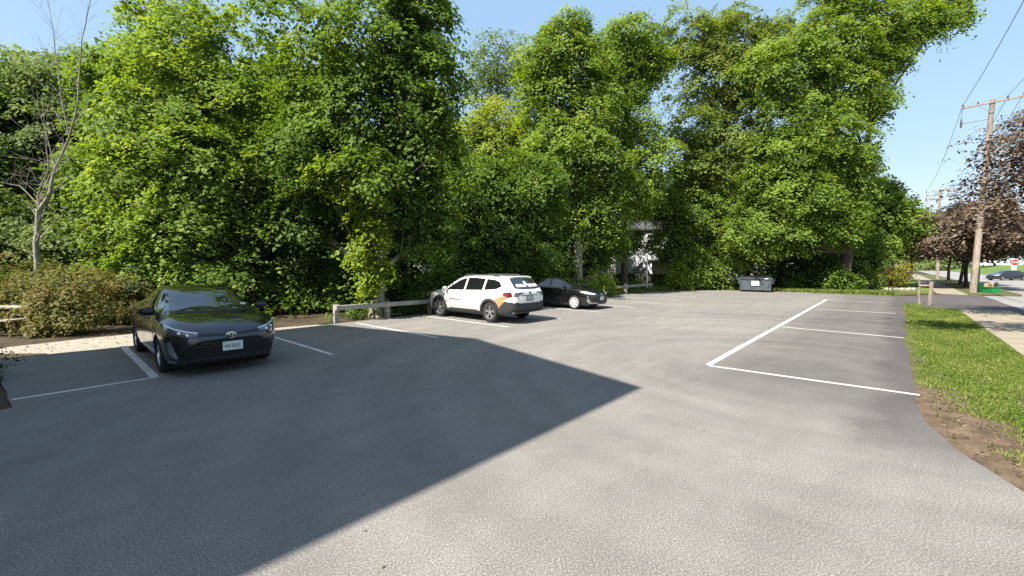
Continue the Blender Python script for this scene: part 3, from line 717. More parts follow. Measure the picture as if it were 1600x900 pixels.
# ---- black saloon backed in beside it
SD2 = dict(SED); SD2['r'] = .322; SD2['rim'] = .235; SD2['style'] = 'hubcap'
SD2['top'] = [(-2.37, .88), (-2.32, 1.02), (-2.15, 1.085), (-1.9, 1.105), (-1.72, 1.13), (-1.0, 1.375), (-.5, 1.43), (-.1, 1.435), (.2, 1.415), (.42, 1.37), (.62, 1.285), (1.2, 1.025), (1.33, .985), (1.6, .95), (1.9, .885), (2.08, .82), (2.2, .75), (2.28, .66)]
def black_saloon():
    root, bvh = car_base('parked_car', SD2, L(17.0, 12.15), DANG - R(90), 'black_paint', 'glossy black saloon with silver hubcaps backed in beyond the white estate', 'car')
    panel(bvh, [(-.69, 1.035), (0, 1.01), (.69, 1.035), (.555, 1.36), (0, 1.385), (-.555, 1.36)], 'x+', .005, .01, 'windshield', M['glass'], root, .07, .05)
    panel(bvh, [(-.60, 1.13), (.60, 1.13), (.52, 1.35), (-.52, 1.35)], 'x-', .005, .012, 'rear_window', M['glass'], root, .06, .06)
    windows(root, bvh, [[(-.02, .99), (1.02, .965), (.93, 1.03), (.40, 1.29), (.25, 1.325), (-.02, 1.35)], [(-.10, .995), (-1.0, 1.03), (-.94, 1.15), (-.72, 1.31), (-.4, 1.35), (-.10, 1.35)]])
    doors(root, bvh, [[(-.06, .30), (.98, .30), (1.05, .60), (1.03, .90), (-.06, .935)], [(-.09, .30), (-.85, .30), (-1.0, .52), (-1.14, .70), (-1.12, .965), (-.09, .938)]], 'black_paint', [(.12, .86), (-.88, .89)], 'black_paint')
    mirrors(root, bvh, .86, .985, 'black_paint')
    for sg in (1, -1):
        ax = 'y+' if sg > 0 else 'y-'
        panel(bvh, [(sg * .40, .715), (sg * .62, .765), (sg * .80, .83), (sg * .86, .80), (sg * .82, .72), (sg * .62, .68), (sg * .42, .68)], 'x+', .007, .02, 'headlight', M['lamp'], root, .03, .012)
        panel(bvh, [(sg * .76, .62), (sg * .80, .60), (sg * .73, .45), (sg * .69, .345), (sg * .36, .318), (sg * .36, .285), (sg * .74, .305), (sg * .79, .42)], 'x+', .012, .01, 'bumper_blade', M['chrome'], root, .03, .008)
        panel(bvh, [(sg * .55, .80), (sg * .83, .84), (sg * .84, 1.0), (sg * .60, .98)], 'x-', .006, .01, 'taillight', M['red'], root, .05, .03)
        panel(bvh, [(-.045, 1.0), (-.075, 1.0), (-.075, 1.35), (-.045, 1.35)], ax, .007, .005, 'door_pillar', M['blackplastic'], root, .05, 0)
    panel(bvh, [(-.42, .61), (.42, .61), (.66, .42), (.66, .34), (.3, .29), (-.3, .29), (-.66, .34), (-.66, .42)], 'x+', .005, .015, 'lower_grille', M['blackplastic'], root, .05, .03)
    plate(root, Vector((2.30, 0, .50)), FRONT, 'whiteplate', None, None)
    e = MB(); hp, nr = project(bvh, 'x+', 0, .68); c = hp + Vector((.012, 0, 0)); ellipse_ring(e, c, .07, .047, .007); ellipse_ring(e, c + Vector((0, 0, .018)), .05, .017, .005); ellipse_ring(e, c, .026, .042, .005); e.build('emblem', M['chrome'], root, smooth=60)
    for y0, y1 in ((-.55, .02), (.0, .58)):
        MB().tube([project(bvh, 'x+', y0 + (y1 - y0) * k / 6, 1.04)[0] + Vector((.02, 0, .01)) for k in range(7)], .009, 5).build('wiper', M['blackplastic'], root, smooth=60)
    return root
black_saloon()

# ---- dark car turning out on the far side of the road
def far_car():
    p = G(1573, 437.5); d, n = toL(p)
    S3 = dict(SD2); S3['style'] = 'alloy'
    root, bvh = car_base('moving_car', S3, (p.x, p.y, -.05), DANG + R(128), 'navy', 'dark navy saloon crossing the road beyond the utility pole', 'car')
    panel(bvh, [(-.69, 1.035), (0, 1.01), (.69, 1.035), (.555, 1.36), (0, 1.385), (-.555, 1.36)], 'x+', .005, .01, 'windshield', M['glass'], root, .07, .05)
    panel(bvh, [(-.60, 1.13), (.60, 1.13), (.52, 1.35), (-.52, 1.35)], 'x-', .005, .012, 'rear_window', M['glass'], root, .08, .06)
    windows(root, bvh, [[(-.02, .99), (1.02, .965), (.93, 1.03), (.40, 1.29), (.25, 1.325), (-.02, 1.35)], [(-.10, .995), (-1.0, 1.03), (-.94, 1.15), (-.72, 1.31), (-.4, 1.35), (-.10, 1.35)]])
    mirrors(root, bvh, .86, .985, 'navy')
    for sg in (1, -1):
        panel(bvh, [(sg * .40, .715), (sg * .80, .83), (sg * .86, .80), (sg * .82, .72), (sg * .42, .68)], 'x+', .007, .02, 'headlight', M['lamp'], root, .05, .012)
        panel(bvh, [(sg * .55, .80), (sg * .83, .84), (sg * .84, 1.0), (sg * .60, .98)], 'x-', .006, .01, 'taillight', M['red'], root, .05, .03)
far_car()
# ------------------------------------------------------------------ buildings
M['siding'] = None
def mat_siding(name, c, pitch=.12):
    m, t, b = newmat(name); co = coords(t)
    sp = t.nodes.new('ShaderNodeSeparateXYZ'); t.links.new(co, sp.inputs[0])
    fr = t.nodes.new('ShaderNodeMath'); fr.operation = 'FRACT'
    dv = t.nodes.new('ShaderNodeMath'); dv.operation = 'DIVIDE'; dv.inputs[1].default_value = pitch
    t.links.new(sp.outputs[2], dv.inputs[0]); t.links.new(dv.outputs[0], fr.inputs[0])
    n = noise(t, co, 1.5, 5)
    base = mix(t, 1, ramp(t, n, [(.3, tuple(x * .9 for x in c)), (.7, c)]), ramp(t, fr.outputs[0], [(0, .6), (.08, 1), (1, 1)]), 'MULTIPLY')
    t.links.new(base, b.inputs['Base Color']); b.inputs['Roughness'].default_value = .65
    bump(t, fr.outputs[0], .5, .02, b); return m
M['siding'] = mat_siding('white_siding', (.58, .61, .64)); M['siding2'] = mat_siding('grey_siding', (.36, .39, .43))
M['white'] = plain('white_trim', (.72, .72, .70), .5, var=.05)
M['roof'] = plain('grey_shingle', (.06, .06, .063), .9, var=.3, vscale=12)
M['pane'] = mat_glass('window_glass', (.02, .025, .03))
M['brick'] = mat_siding('tan_clapboard', (.45, .42, .36))
M['dark'] = plain('dark_stain', (.035, .03, .026), .8, var=.2)

def house(name, loc, rz, size, eave, ridge, wallmat, label, wins, axis='y', over=.35, doorat=None):
    W, D = size; root = empty(name, loc, rz, label, 'house' if name == 'house' else 'building')
    b = MB(); hx, hy = W / 2, D / 2
    if axis == 'y':    # ridge along local y, gables at +-y
        prof = [(-hx, -.3), (hx, -.3), (hx, eave), (0, ridge), (-hx, eave)]
        vs_ = [Vector((x, y, z)) for y in (-hy, hy) for x, z in prof]
    else:
        prof = [(-hy, -.3), (hy, -.3), (hy, eave), (0, ridge), (-hy, eave)]
        vs_ = [Vector((y, x, z)) for y in (-hx, hx) for x, z in prof]
    b.add(vs_, [(0, 1, 2, 3, 4), (9, 8, 7, 6, 5)] + [(i, 5 + i, 5 + (i + 1) % 5, (i + 1) % 5) for i in range(5)])
    b.build('wall', wallmat, root)
    rf = MB(); hh = hx if axis == 'y' else hy; ln_ = (hy if axis == 'y' else hx) + over; sl = (ridge - eave) / hh
    for sg in (-1, 1):
        p0 = (0, ridge + .02); p1 = (sg * (hh + over), eave - sl * over + .02)
        q = []
        for yy in (-ln_, ln_):
            for (a, z), dz in ((p0, 0), (p1, 0), (p1, .16), (p0, .16)):
                q.append(Vector((a, yy, z + dz)) if axis == 'y' else Vector((yy, a, z + dz)))
        rf.add(q, [(0, 1, 2, 3), (7, 6, 5, 4), (0, 4, 5, 1), (1, 5, 6, 2), (2, 6, 7, 3), (3, 7, 4, 0)])
    rf.build('roof', M['roof'], root)
    for side, u, z, ww, wh in wins:
        n_, t_ = {'-y': (Vector((0, -1, 0)), Vector((1, 0, 0))), '+y': (Vector((0, 1, 0)), Vector((1, 0, 0))), '-x': (Vector((-1, 0, 0)), Vector((0, 1, 0))), '+x': (Vector((1, 0, 0)), Vector((0, 1, 0)))}[side]
        c = n_ * (hy if side[1] == 'y' else hx) + t_ * u + Vector((0, 0, z)); rot = Matrix((t_, n_, Vector((0, 0, 1)))).transposed()
        f = MB()
        for dx, dz, sx, sz in ((0, wh / 2, ww + .16, .1), (0, -wh / 2, ww + .2, .1), (-ww / 2, 0, .1, wh), (ww / 2, 0, .1, wh), (0, 0, ww, .05)):
            f.box(c + n_ * .035 + t_ * dx + Vector((0, 0, dz)), (sx, .07, sz), rot)
        fo = f.build('window', M['white'], root)
        MB().box(c + n_ * .012, (ww - .04, .02, wh - .04), rot).build('pane', M['pane'], fo)
    return root

# the tall gabled building next to the camera: its shadow lies over the lot
C0 = G(1005, 605); A0 = G(690, 520); B0 = G(510, 509)
HE = 11.6
cE = toL(C0 - SDIR * HE * COT)
sd = SDIR.dot(DV) * COT; sn = SDIR.dot(NV) * COT
HR = (toL(A0)[0] - cE[0]) / sd
nl = toL(B0)[1] - sn * HE + .15
wdt = nl - cE[1]; ov = .35
rise = HR - HE
bc = L(cE[0] - 9, (cE[1] + nl) / 2)
house('apartment_building', (bc.x, bc.y, 0), DANG - R(90), (wdt - 2 * ov, 18 - 2 * ov), HE + rise * ov / (wdt / 2) - .2, HR - .18, M['brick'],
      'tall tan clapboard building with a shallow gable that shades the near half of the lot', [('+y', u, z, 1.0, 1.5) for u in (-3, 0, 3) for z in (1.7, 4.7, 7.7, 10.0)] + [('+x', u, z, 1.0, 1.5) for u in (-6, -2, 2, 6) for z in (1.7, 4.7, 7.7)], over=ov)

hp = P(1018, 416, 47)
def hillside_house():
    r = house('house', (hp.x + 1.6, hp.y + 3, -.2), R(-12), (9.5, 8), 6.2, 8.0, M['siding'], 'white sided house with dark windows glimpsed through a gap in the trees',
          [('-y', -2.9, 4.9, .9, 1.3), ('-y', -.8, 5.1, 1.5, 1.1), ('-y', 1.6, 5.0, .9, 1.1), ('-y', 3.4, 4.9, .9, 1.3), ('-x', 0, 4.9, .9, 1.3), ('-y', -2.6, 1.6, .9, 1.2)], axis='x')
    dk = MB(); dk.box((1.6, -5.1, 2.75), (6.2, 2.2, .2))
    dk.build('deck', M['dark'], r)
    for x in (-1.3, 1.2, 4.4): MB().box((x, -6.0, 1.2), (.16, .16, 2.9)).build('deck_post', M['white'], r)
    rl = MB(); rl.box((1.6, -6.1, 3.75), (6.2, .08, .08))
    for x in np.arange(-1.4, 4.7, .28): rl.box((x, -6.1, 3.3), (.04, .04, .9))
    rl.build('deck_railing', M['white'], r)
    st = MB()
    for k in range(9): st.box((-1.9 - k * .28, -5.1, 2.6 - k * .3), (.3, 1.1, .06))
    st.box((-3.1, -5.7, 1.4), (3.6, .06, .28), Matrix.Rotation(-R(46.5), 3, 'Y')); st.box((-3.1, -4.5, 1.4), (3.6, .06, .28), Matrix.Rotation(-R(46.5), 3, 'Y'))
    st.build('stair', M['siding2'], r)
hillside_house()
rw = MB(); a, b_ = P(958, 436, 43), P(1062, 440, 41); e = b_ - a
rw.box(((a.x + b_.x) / 2, (a.y + b_.y) / 2, .45), (e.length, .35, 1.5), Matrix.Rotation(math.atan2(e.y, e.x), 3, 'Z'))
o = rw.build('retaining_wall', M['dark'], bevel=.03); tag(o, 'low dark retaining wall below the white sided house', 'wall')
q = P(1225, 362, 58)
house('house', (q.x + 1, q.y + 4, -.2), R(-10), (11, 9), 5.6, 8.8, M['siding2'], 'grey sided house mostly hidden behind the woods near the dumpster', [('-y', u, 4.2, .9, 1.3) for u in (-3.6, -1.2, 1.2, 3.6)] + [('-y', -2.4, 1.5, .9, 1.3), ('-y', 2.4, 1.5, .9, 1.3)])
q = P(734, 395, 44)
house('house', (q.x - 1, q.y + 4, -.2), R(20), (8, 7), 4.6, 6.8, M['siding'], 'pale house glimpsed low between the trunks behind the white estate car', [('-y', u, 2.8, .9, 1.3) for u in (-2.4, 0, 2.4)])
q = P(1580, 412, 150)
house('house', (q.x + 3, q.y + 4, 2.6), R(-38), (17, 9), 3.6, 6.0, M['siding'], 'wide white house on the lawn rise beyond the road', [('-y', u, 2.0, 1.2, 1.4) for u in (-6.5, -4, -1.5, 1.5, 4, 6.5)], axis='x')

# ------------------------------------------------------------------ timber guard rail
def guard_rail(d0, d1, n, step, label):
    root = empty('guard_rail', L(d0, n), DANG, label, 'guard rail', 'timber guard rails along the wood')
    k = int(round((d1 - d0) / step)); rr = random.Random(int(d0 * 10))
    for i in range(k + 1):
        x = (d1 - d0) * i / k; p = MB()
        p.box((x, .1, .18), (.17, .15, .86), Matrix.Rotation(rr.uniform(-.04, .04), 3, 'Y') @ Matrix.Rotation(rr.uniform(-.04, .04), 3, 'X'))
        p.build('post', M['timber'], root, bevel=.012)
    for i in range(0, k, 2):
        x0, x1 = (d1 - d0) * i / k, (d1 - d0) * min(i + 2, k) / k
        p = MB(); p.box(((x0 + x1) / 2, -.035, .50), (x1 - x0 + .14, .11, .165), Matrix.Rotation(rr.uniform(-.006, .006), 3, 'Y'))
        p.build('rail', M['timber'], root, bevel=.012)
guard_rail(6.85, 18.9, 14.35, 2.0, 'weathered grey timber guard rail ending by the vine covered trunk')
guard_rail(20.6, 32.4, 14.4, 2.0, 'low timber guard rail in the grass beyond the black saloon')
p = G(1010.5, 455); o = MB(); o.lathe([(.05, -.2), (.05, 2.75), (.0005, 2.77)], 12, Matrix.Translation((p.x, p.y, 0)) @ Matrix.Rotation(R(90), 4, 'X'))
tag(o.build('pipe_post', M['white'], smooth=40), 'slim white pipe post standing in the grass by the end of the rail', 'post')
p = G(977, 459); o = MB(); o.tube([(p.x, p.y, -.2), (p.x + .01, p.y, .4), (p.x - .02, p.y, .72)], [.16, .14, .13], 10)
tag(o.build('stump', M['bark_grey'], smooth=40), 'pale cut stump standing just behind the far guard rail', 'stump')

# wooden posts at the tip of the grass verge
p = G(1453, 476.5); root = empty('rail_posts', (p.x, p.y, 0), R(4), 'two weathered wooden posts joined by a short rail on the grass tip', 'post')
MB().box((0, 0, .5), (.115, .115, 1.36), Matrix.Rotation(R(3), 3, 'Y')).build('post', M['pole'], root, bevel=.015)
MB().tube([(-.28, .25, -.15), (-.36, .25, .55), (-.33, .25, 1.0), (-.42, .25, 1.32)], [.055, .048, .045, .05], 7).build('post', M['pole'], root, smooth=40)
MB().box((-.18, .12, .98), (.5, .07, .09), Matrix.Rotation(R(-32), 3, 'Z')).build('rail', M['pole'], root, bevel=.01)

# ------------------------------------------------------------------ utility poles and wires
M['steel'] = plain('galvanised_steel', (.34, .35, .36), .45, .7)
M['wire'] = plain('black_wire', (.03, .03, .032), .6, var=0)
M['insul'] = plain('brown_insulator', (.10, .06, .045), .25, coat=.5)
base1 = L(45.3, -4.15); top1 = P(1551, 156, base1.y)
lean = Vector((top1.x - base1.x, 0, 0)); HP = top1.z
def utility_pole(loc, lean_, h, label):
    root = empty('utility_pole', loc, 0, label, 'utility pole', 'utility poles along the road')
    tp = Vector((lean_.x, lean_.y, h))
    MB().tube([(0, 0, -.3), tuple(tp * .5), tuple(tp)], [.20, .175, .14], 14).build('pole', M['pole'], root, smooth=50)
    def at(f): return tp * f
    a = at(.985); am = MB(); am.box(a - DV * .14, (.10, 3.1, .12), Matrix.Rotation(DANG, 3, 'Z') @ Matrix.Rotation(R(-2.5), 3, 'X'))
    ao = am.build('crossarm', M['pole'], root, bevel=.008)
    ins = MB(); pts = []
    for u in (1.45, .7, -.7, -1.45):
        b = a - DV * .14 + NV * u + Vector((0, 0, .06 - u * .045)); ins.tube([b, b + Vector((0, 0, .10)), b + Vector((0, 0, .16)), b + Vector((0, 0, .2))], [.03, .055, .055, .02], 8); pts.append(b + Vector((0, 0, .2)))
    ins.build('insulator', M['insul'], ao, smooth=50)
    br = MB()
    for u in (.75, -.75): br.tube([a - DV * .2 + NV * u - Vector((0, 0, .05)), at(.93) - DV * .17], .018, 5)
    br.build('brace', M['steel'], root)
    fb = at(.905); f2 = MB(); f2.tube([fb, fb + NV * 1.45 + Vector((0, 0, -.05))], .035, 7); f2.build('bracket', M['steel'], root, smooth=50)
    c = fb + NV * 1.45; f3 = MB(); f3.tube([c + Vector((0, 0, -.35)), c + Vector((0, 0, -.1)), c + Vector((0, 0, .12)), c + Vector((0, 0, .3))], [.05, .075, .06, .03], 8); f3.tube([c + Vector((0, 0, .3)), pts[0]], .012, 4); f3.build('fuse_cutout', M['insul'], root, smooth=50)
    return [Vector(loc) + q for q in pts], [Vector(loc) + at(f) - DV * .2 for f in (.70, .64)]
w1, c1 = utility_pole(base1, lean, HP, 'weathered utility pole with a crossarm rising beside the green bins')
b2 = L(90.5, -4.6); w2, c2 = utility_pole(b2, Vector((-.3, 0, 0)), HP - .4, 'more distant utility pole with its crossarm just above the crimson trees')
b0 = L(.2, -5.2); w0, c0 = utility_pole(b0, Vector((.2, 0, 0)), HP, 'utility pole standing by the road behind the camera')
names = ['overhead wire on the lot side end of the crossarms', 'overhead wire on the inner lot side pin of the crossarms', 'overhead wire on the inner road side pin of the crossarms', 'overhead wire on the road side end of the crossarms']
def wire(pts, r, label):
    m = MB(); allp = []
    for (a, b), sag in pts:
        for k in range(25):
            t = k / 24; q = a.lerp(b, t); q.z -= sag * 4 * t * (1 - t)
            if not allp or (q - allp[-1]).length > 1e-4: allp.append(q)
    m.tube(allp, r, 5); tag(m.build('power_line', M['wire'], smooth=60), label, 'wire', 'overhead wires between the poles')
for i in range(4):
    if i == 1: continue
    wire([((w0[i], w1[i]), 1.0), ((w1[i], w2[i]), 1.0)], .014, names[i])
for i, nm in enumerate(('upper communication cable slung below the crossarms', 'lower communication cable slung below the crossarms')):
    wire([((c0[i], c1[i]), 1.1), ((c1[i], c2[i]), 1.1)], .022, nm)

# ------------------------------------------------------------------ dumpster, bins, sign, table
M['dump'] = plain('dumpster_steel', (.06, .075, .085), .55, .2, var=.3, vscale=2.5)
p = G(1180, 455.5); root = empty('dumpster', (p.x, p.y, 0), -R(31), 'slate grey steel dumpster with a white notice, at the far edge of the lot', 'dumpster')
W, D, H = 2.0, 1.2, 1.04
b = MB(); pr = [(-D / 2, .12), (D / 2 + .0, .12), (D / 2, 1.2), (-D / 2 - .0, H)]
b.add([Vector((x, y, z)) for x in (-W / 2, W / 2) for y, z in pr], [(0, 1, 2, 3), (7, 6, 5, 4)] + [(i, 4 + i, 4 + (i + 1) % 4, (i + 1) % 4) for i in range(4)])
for x in (-W / 2, -.36, .36, W / 2): b.box((x, -D / 2 - .02, .6), (.07, .06, .94))
b.box((0, -D / 2 - .025, .17), (W + .06, .07, .09)); b.box((0, -D / 2 - .03, H - .03), (W + .1, .08, .09))
b.build('body', M['dump'], root, bevel=.008)
for sg in (-1, 1):
    ld = MB(); ld.box((sg * (W / 4), 0, 1.175), (W / 2 - .02, D + .12, .045), Matrix.Rotation(R(5.2), 3, 'X')); ld.box((sg * (W / 4), -D / 2 - .06, 1.10), (W / 2 - .02, .04, .07)); ld.build('lid', M['blackplastic'], root, bevel=.008)
    pk = MB()
    pk.box((sg * (W / 2 + .08), -.1, .72), (.16, .75, .22)); pk.build('lifting_pocket', M['dump'], root, bevel=.01)
for x in (-.9, .9):
    for y in (-.45, .45):
        c_ = MB(); c_.lathe([(.0005, -.03), (.07, -.03), (.07, .03), (.0005, .03)], 14, Matrix.Translation((x, y, .07)) @ Matrix.Rotation(R(90), 4, 'Z')); c_.build('caster', M['tyre'], root)
nt_ = MB(); nt_.box((0, -D / 2 - .055, .66), (.52, .02, .34)); no = nt_.build('notice', M['white'], root)
tl = MB(); tl.box((.02, -D / 2 - .067, .655), (.40, .004, .018)); tl.box((.02, -D / 2 - .067, .73), (.22, .004, .05)); tl.build('lettering', M['greyink'], no)
MB().box((.72, -D / 2 - .075, H - .03), (.24, .02, .06)).build('sticker', M['white'], root)

M['greenbin'] = plain('green_plastic', (.012, .22, .055), .45, var=.1); M['dkgreen'] = plain('dark_green_plastic', (.006, .06, .025), .45, var=.1)
M['card'] = plain('brown_cardboard', (.42, .27, .16), .85, var=.15)
p = G(1548, 457.5); root = empty('recycling_tub', (p.x, p.y, .02), R(-5), 'bright green recycling tub standing on the kerb side grass near the utility pole', 'recycling bin')
t_ = MB()
pr = [(.40, .24, 0), (.46, .29, .42)]
vs_ = []
for hx, hy, z in pr + [(.44, .27, .42), (.38, .22, .04)]: vs_ += [(-hx, -hy, z), (hx, -hy, z), (hx, hy, z), (-hx, hy, z)]
t_.add(vs_, [(3, 2, 1, 0)] + [(i * 4 + k, i * 4 + (k + 1) % 4, i * 4 + 4 + (k + 1) % 4, i * 4 + 4 + k) for i in range(3) for k in range(4)] + [(12, 13, 14, 15)])
t_.build('tub', M['greenbin'], root)
rm = MB(); rm.box((0, -.30, .40), (.98, .05, .05)); rm.box((0, .30, .40), (.98, .05, .05)); rm.box((-.47, 0, .40), (.05, .6, .05)); rm.box((.47, 0, .40), (.05, .6, .05)); rm.build('rim', M['greenbin'], root, bevel=.01)
def carton(loc, size, rz, mat, label):
    r_ = MB(); r_.box((0, 0, size[2] / 2), size); r_.box((-size[0] * .3, -size[1] * .62, size[2] - .01), (size[0] * .4, size[1] * .4, .012), Matrix.Rotation(R(-35), 3, 'X')); r_.box((size[0] * .55, 0, size[2] + .03), (size[0] * .35, size[1], .012), Matrix.Rotation(R(-50), 3, 'Y'))
    o_ = r_.build('carton', mat, bevel=.004); o_.location = loc; o_.rotation_euler = (0, 0, rz); tag(o_, label, 'box')
carton((p.x - .17, p.y, .07), (.42, .3, .60), .15, M['card'], 'brown cardboard carton poking out of the green recycling tub')
carton((p.x + .24, p.y, .07), (.26, .26, .62), -.2, M['dark'], 'dark carton upright in the end of the green recycling tub')
p = G(1533, 457); root = empty('trash_can', (p.x, p.y, .02), 0, 'dark green round trash can between the utility pole and the recycling tub', 'trash can')
MB().lathe([(.0005, 0), (.19, 0), (.24, .55), (.255, .56), (.255, .60), (.235, .60), (.235, .58)], 24, Matrix.Rotation(R(90), 4, 'X')).build('can', M['dkgreen'], root, smooth=40)
MB().lathe([(.265, .60), (.265, .64), (.15, .70), (.0005, .71)], 24, Matrix.Rotation(R(90), 4, 'X')).build('lid', M['dkgreen'], root, smooth=40)

M['signred'] = plain('sign_red', (.45, .02, .02), .4, var=.04)
p = P(1585.5, 410, 76); ry = math.atan2(p.y, p.x) - R(90)
root = empty('stop_sign', (p.x, p.y, .1), ry, 'red octagonal stop sign on a post across the road', 'road sign')
z0 = p.z - .1; rx = Matrix.Rotation(R(90), 4, 'X')
MB().box((0, .04, z0 / 2), (.06, .05, z0 + .9)).build('post', M['steel'], root)
def octo(r): return [(r * math.cos(R(22.5 + 45 * k)), r * math.sin(R(22.5 + 45 * k))) for k in range(8)]
pb = MB(); pb.prism(octo(.60), -.012, .012, tf=Matrix.Translation((0, 0, z0)) @ rx); po = pb.build('border', M['white'], root)
pb = MB(); pb.prism(octo(.555), .0135, .017, tf=Matrix.Translation((0, 0, z0)) @ rx); fo = pb.build('face', M['signred'], po)
text_mesh('STOP', .42, 'lettering', M['whiteink'], po, Matrix.Translation((0, -.022, z0)) @ rx, .002, squeeze=.95)
MB().box((-.05, -.01, z0 - .98), (.62, .02, .75)).build('notice', M['white'], root)

p = P(30, 500, 12.6); root = empty('picnic_table', (p.x - .15, p.y, 0), R(4), 'weathered picnic table half swallowed by the coppery shrubs', 'picnic table')
tp = MB()
for k in range(4): tp.box((0, -.3 + k * .2, .745), (1.85, .17, .045))
tp.build('table_top', M['timber'], root, bevel=.005)
for sg in (-1, 1):
    s_ = MB(); s_.box((0, sg * .68, .44), (1.85, .15, .045)); s_.box((0, sg * .86, .44), (1.85, .15, .045)); s_.build('seat', M['timber'], root, bevel=.005)
for x in (-.65, .65):
    f_ = MB(); f_.box((x, 0, .40), (.07, 1.75, .09)); f_.box((x, 0, .70), (.07, .75, .09))
    for sg in (-1, 1): f_.box((x + .07, sg * .42, .36), (.05, .10, .86), Matrix.Rotation(sg * R(27), 3, 'X'))
    f_.build('frame', M['timber'], root)
p = P(1403, 454, 33.6); se = MB(); r5 = random.Random(3)
x = -1.0
while x < 1.0:
    lw = r5.uniform(.28, .5); bm = bmesh.new(); bmesh.ops.create_icosphere(bm, subdivisions=2, radius=1)
    vs_ = [Vector((x + lw / 2 + v.co.x * lw * .55, v.co.y * .16, .1 + v.co.z * .17)) + mnoise.noise_vector(v.co * 1.5 + Vector((x * 7, 0, 0))) * .05 for v in bm.verts]
    bm.verts.index_update(); se.add(vs_, [tuple(v.index for v in f.verts) for f in bm.faces]); bm.free(); x += lw
o = se.build('stone_edging', M['bark_grey'], smooth=50); o.location = (p.x, p.y, 0); o.rotation_euler = (0, 0, R(-8)); tag(o, 'low row of grey edging stones under the golden shrub', 'edging')
# ------------------------------------------------------------------ foliage
def leaf_cloud(name, C, Nn, S, T, mat, parent=None, aspect=.62, fold=.22):
    """many separate leaf faces as one crown mesh: C centres, Nn normals, S half lengths, T tints"""
    n = len(C); r = rng.normal(size=(n, 3)); Nn = Nn / np.linalg.norm(Nn, axis=1, keepdims=True)
    a = r - Nn * (r * Nn).sum(1, keepdims=True); a /= np.linalg.norm(a, axis=1, keepdims=True) + 1e-9; b = np.cross(Nn, a)
    S = S[:, None]; V = np.empty((n, 4, 3), np.float32)
    V[:, 0] = C - a * S - Nn * S * fold; V[:, 1] = C + b * S * aspect - a * S * .15; V[:, 2] = C + a * S - Nn * S * fold; V[:, 3] = C - b * S * aspect - a * S * .15
    me = bpy.data.meshes.new(name)
    me.vertices.add(n * 4); me.vertices.foreach_set('co', V.ravel())
    me.loops.add(n * 4); me.loops.foreach_set('vertex_index', np.arange(n * 4, dtype=np.int32))
    me.polygons.add(n); me.polygons.foreach_set('loop_start', np.arange(0, n * 4, 4, dtype=np.int32)); me.polygons.foreach_set('loop_total', np.full(n, 4, np.int32))
    at = me.attributes.new('tint', 'FLOAT', 'FACE'); at.data.foreach_set('value', np.clip(T, 0, 1).astype(np.float32))
    me.update(); me.validate()
    return link(name, me, mat, parent)

def sprays(cen, nor, rad, per, leaf, tint, flat=.16, droop=.28):
    """leaves of flat, slightly drooping sprays"""
    k = len(cen); cnt = np.maximum(4, (per * rng.uniform(.6, 1.4, k))).astype(int); idx = np.repeat(np.arange(k), cnt); n = len(idx)
    nn = nor[idx]; up = np.tile([0, 0, 1.0], (n, 1)); ref = np.where(np.abs(nn[:, 2:3]) > .9, [1.0, 0, 0], [0, 0, 1.0])
    a = np.cross(nn, ref); a /= np.linalg.norm(a, axis=1, keepdims=True); b = np.cross(nn, a)
    th = rng.uniform(0, 2 * np.pi, n); rr = np.sqrt(rng.uniform(0, 1, n)) * (1 + .35 * np.sin(3 * th + idx)); R_ = rad[idx]
    x = (rr * np.cos(th) * R_)[:, None]; y = (rr * np.sin(th) * R_)[:, None]
    C = cen[idx] + a * x + b * y + nn * (rng.normal(0, flat, n) * R_)[:, None]; C[:, 2] -= droop * rr**2 * R_
    N2 = nn + rng.normal(0, .34, (n, 3)) + up * .1
    S = leaf * rng.uniform(.5, 1.5, n); T = tint[idx] + rng.normal(0, .10, n)
    return C, N2, S, T

def ellipsoid_clumps(c, r, dens, lo=.64):
    area = 4 * math.pi * ((r[0] * r[1])**1.6 / 3 + (r[0] * r[2])**1.6 / 3 + (r[1] * r[2])**1.6 / 3)**(1 / 1.6)
    k = max(6, int(area * dens)); v = rng.normal(size=(k, 3)); v /= np.linalg.norm(v, axis=1, keepdims=True)
    ph = rng.uniform(0, 6.28, 3); f = lo + (1 - lo) * rng.uniform(0, 1, k)**.55
    bumpy = 1 + .16 * np.sin(v[:, 0] * 4 + ph[0]) * np.sin(v[:, 1] * 4 + ph[1]) + .10 * np.sin(v[:, 2] * 7 + ph[2]) + rng.normal(0, .05, k)
    p = np.array(c) + v * np.array(r) * (f * bumpy)[:, None]
    return p, v

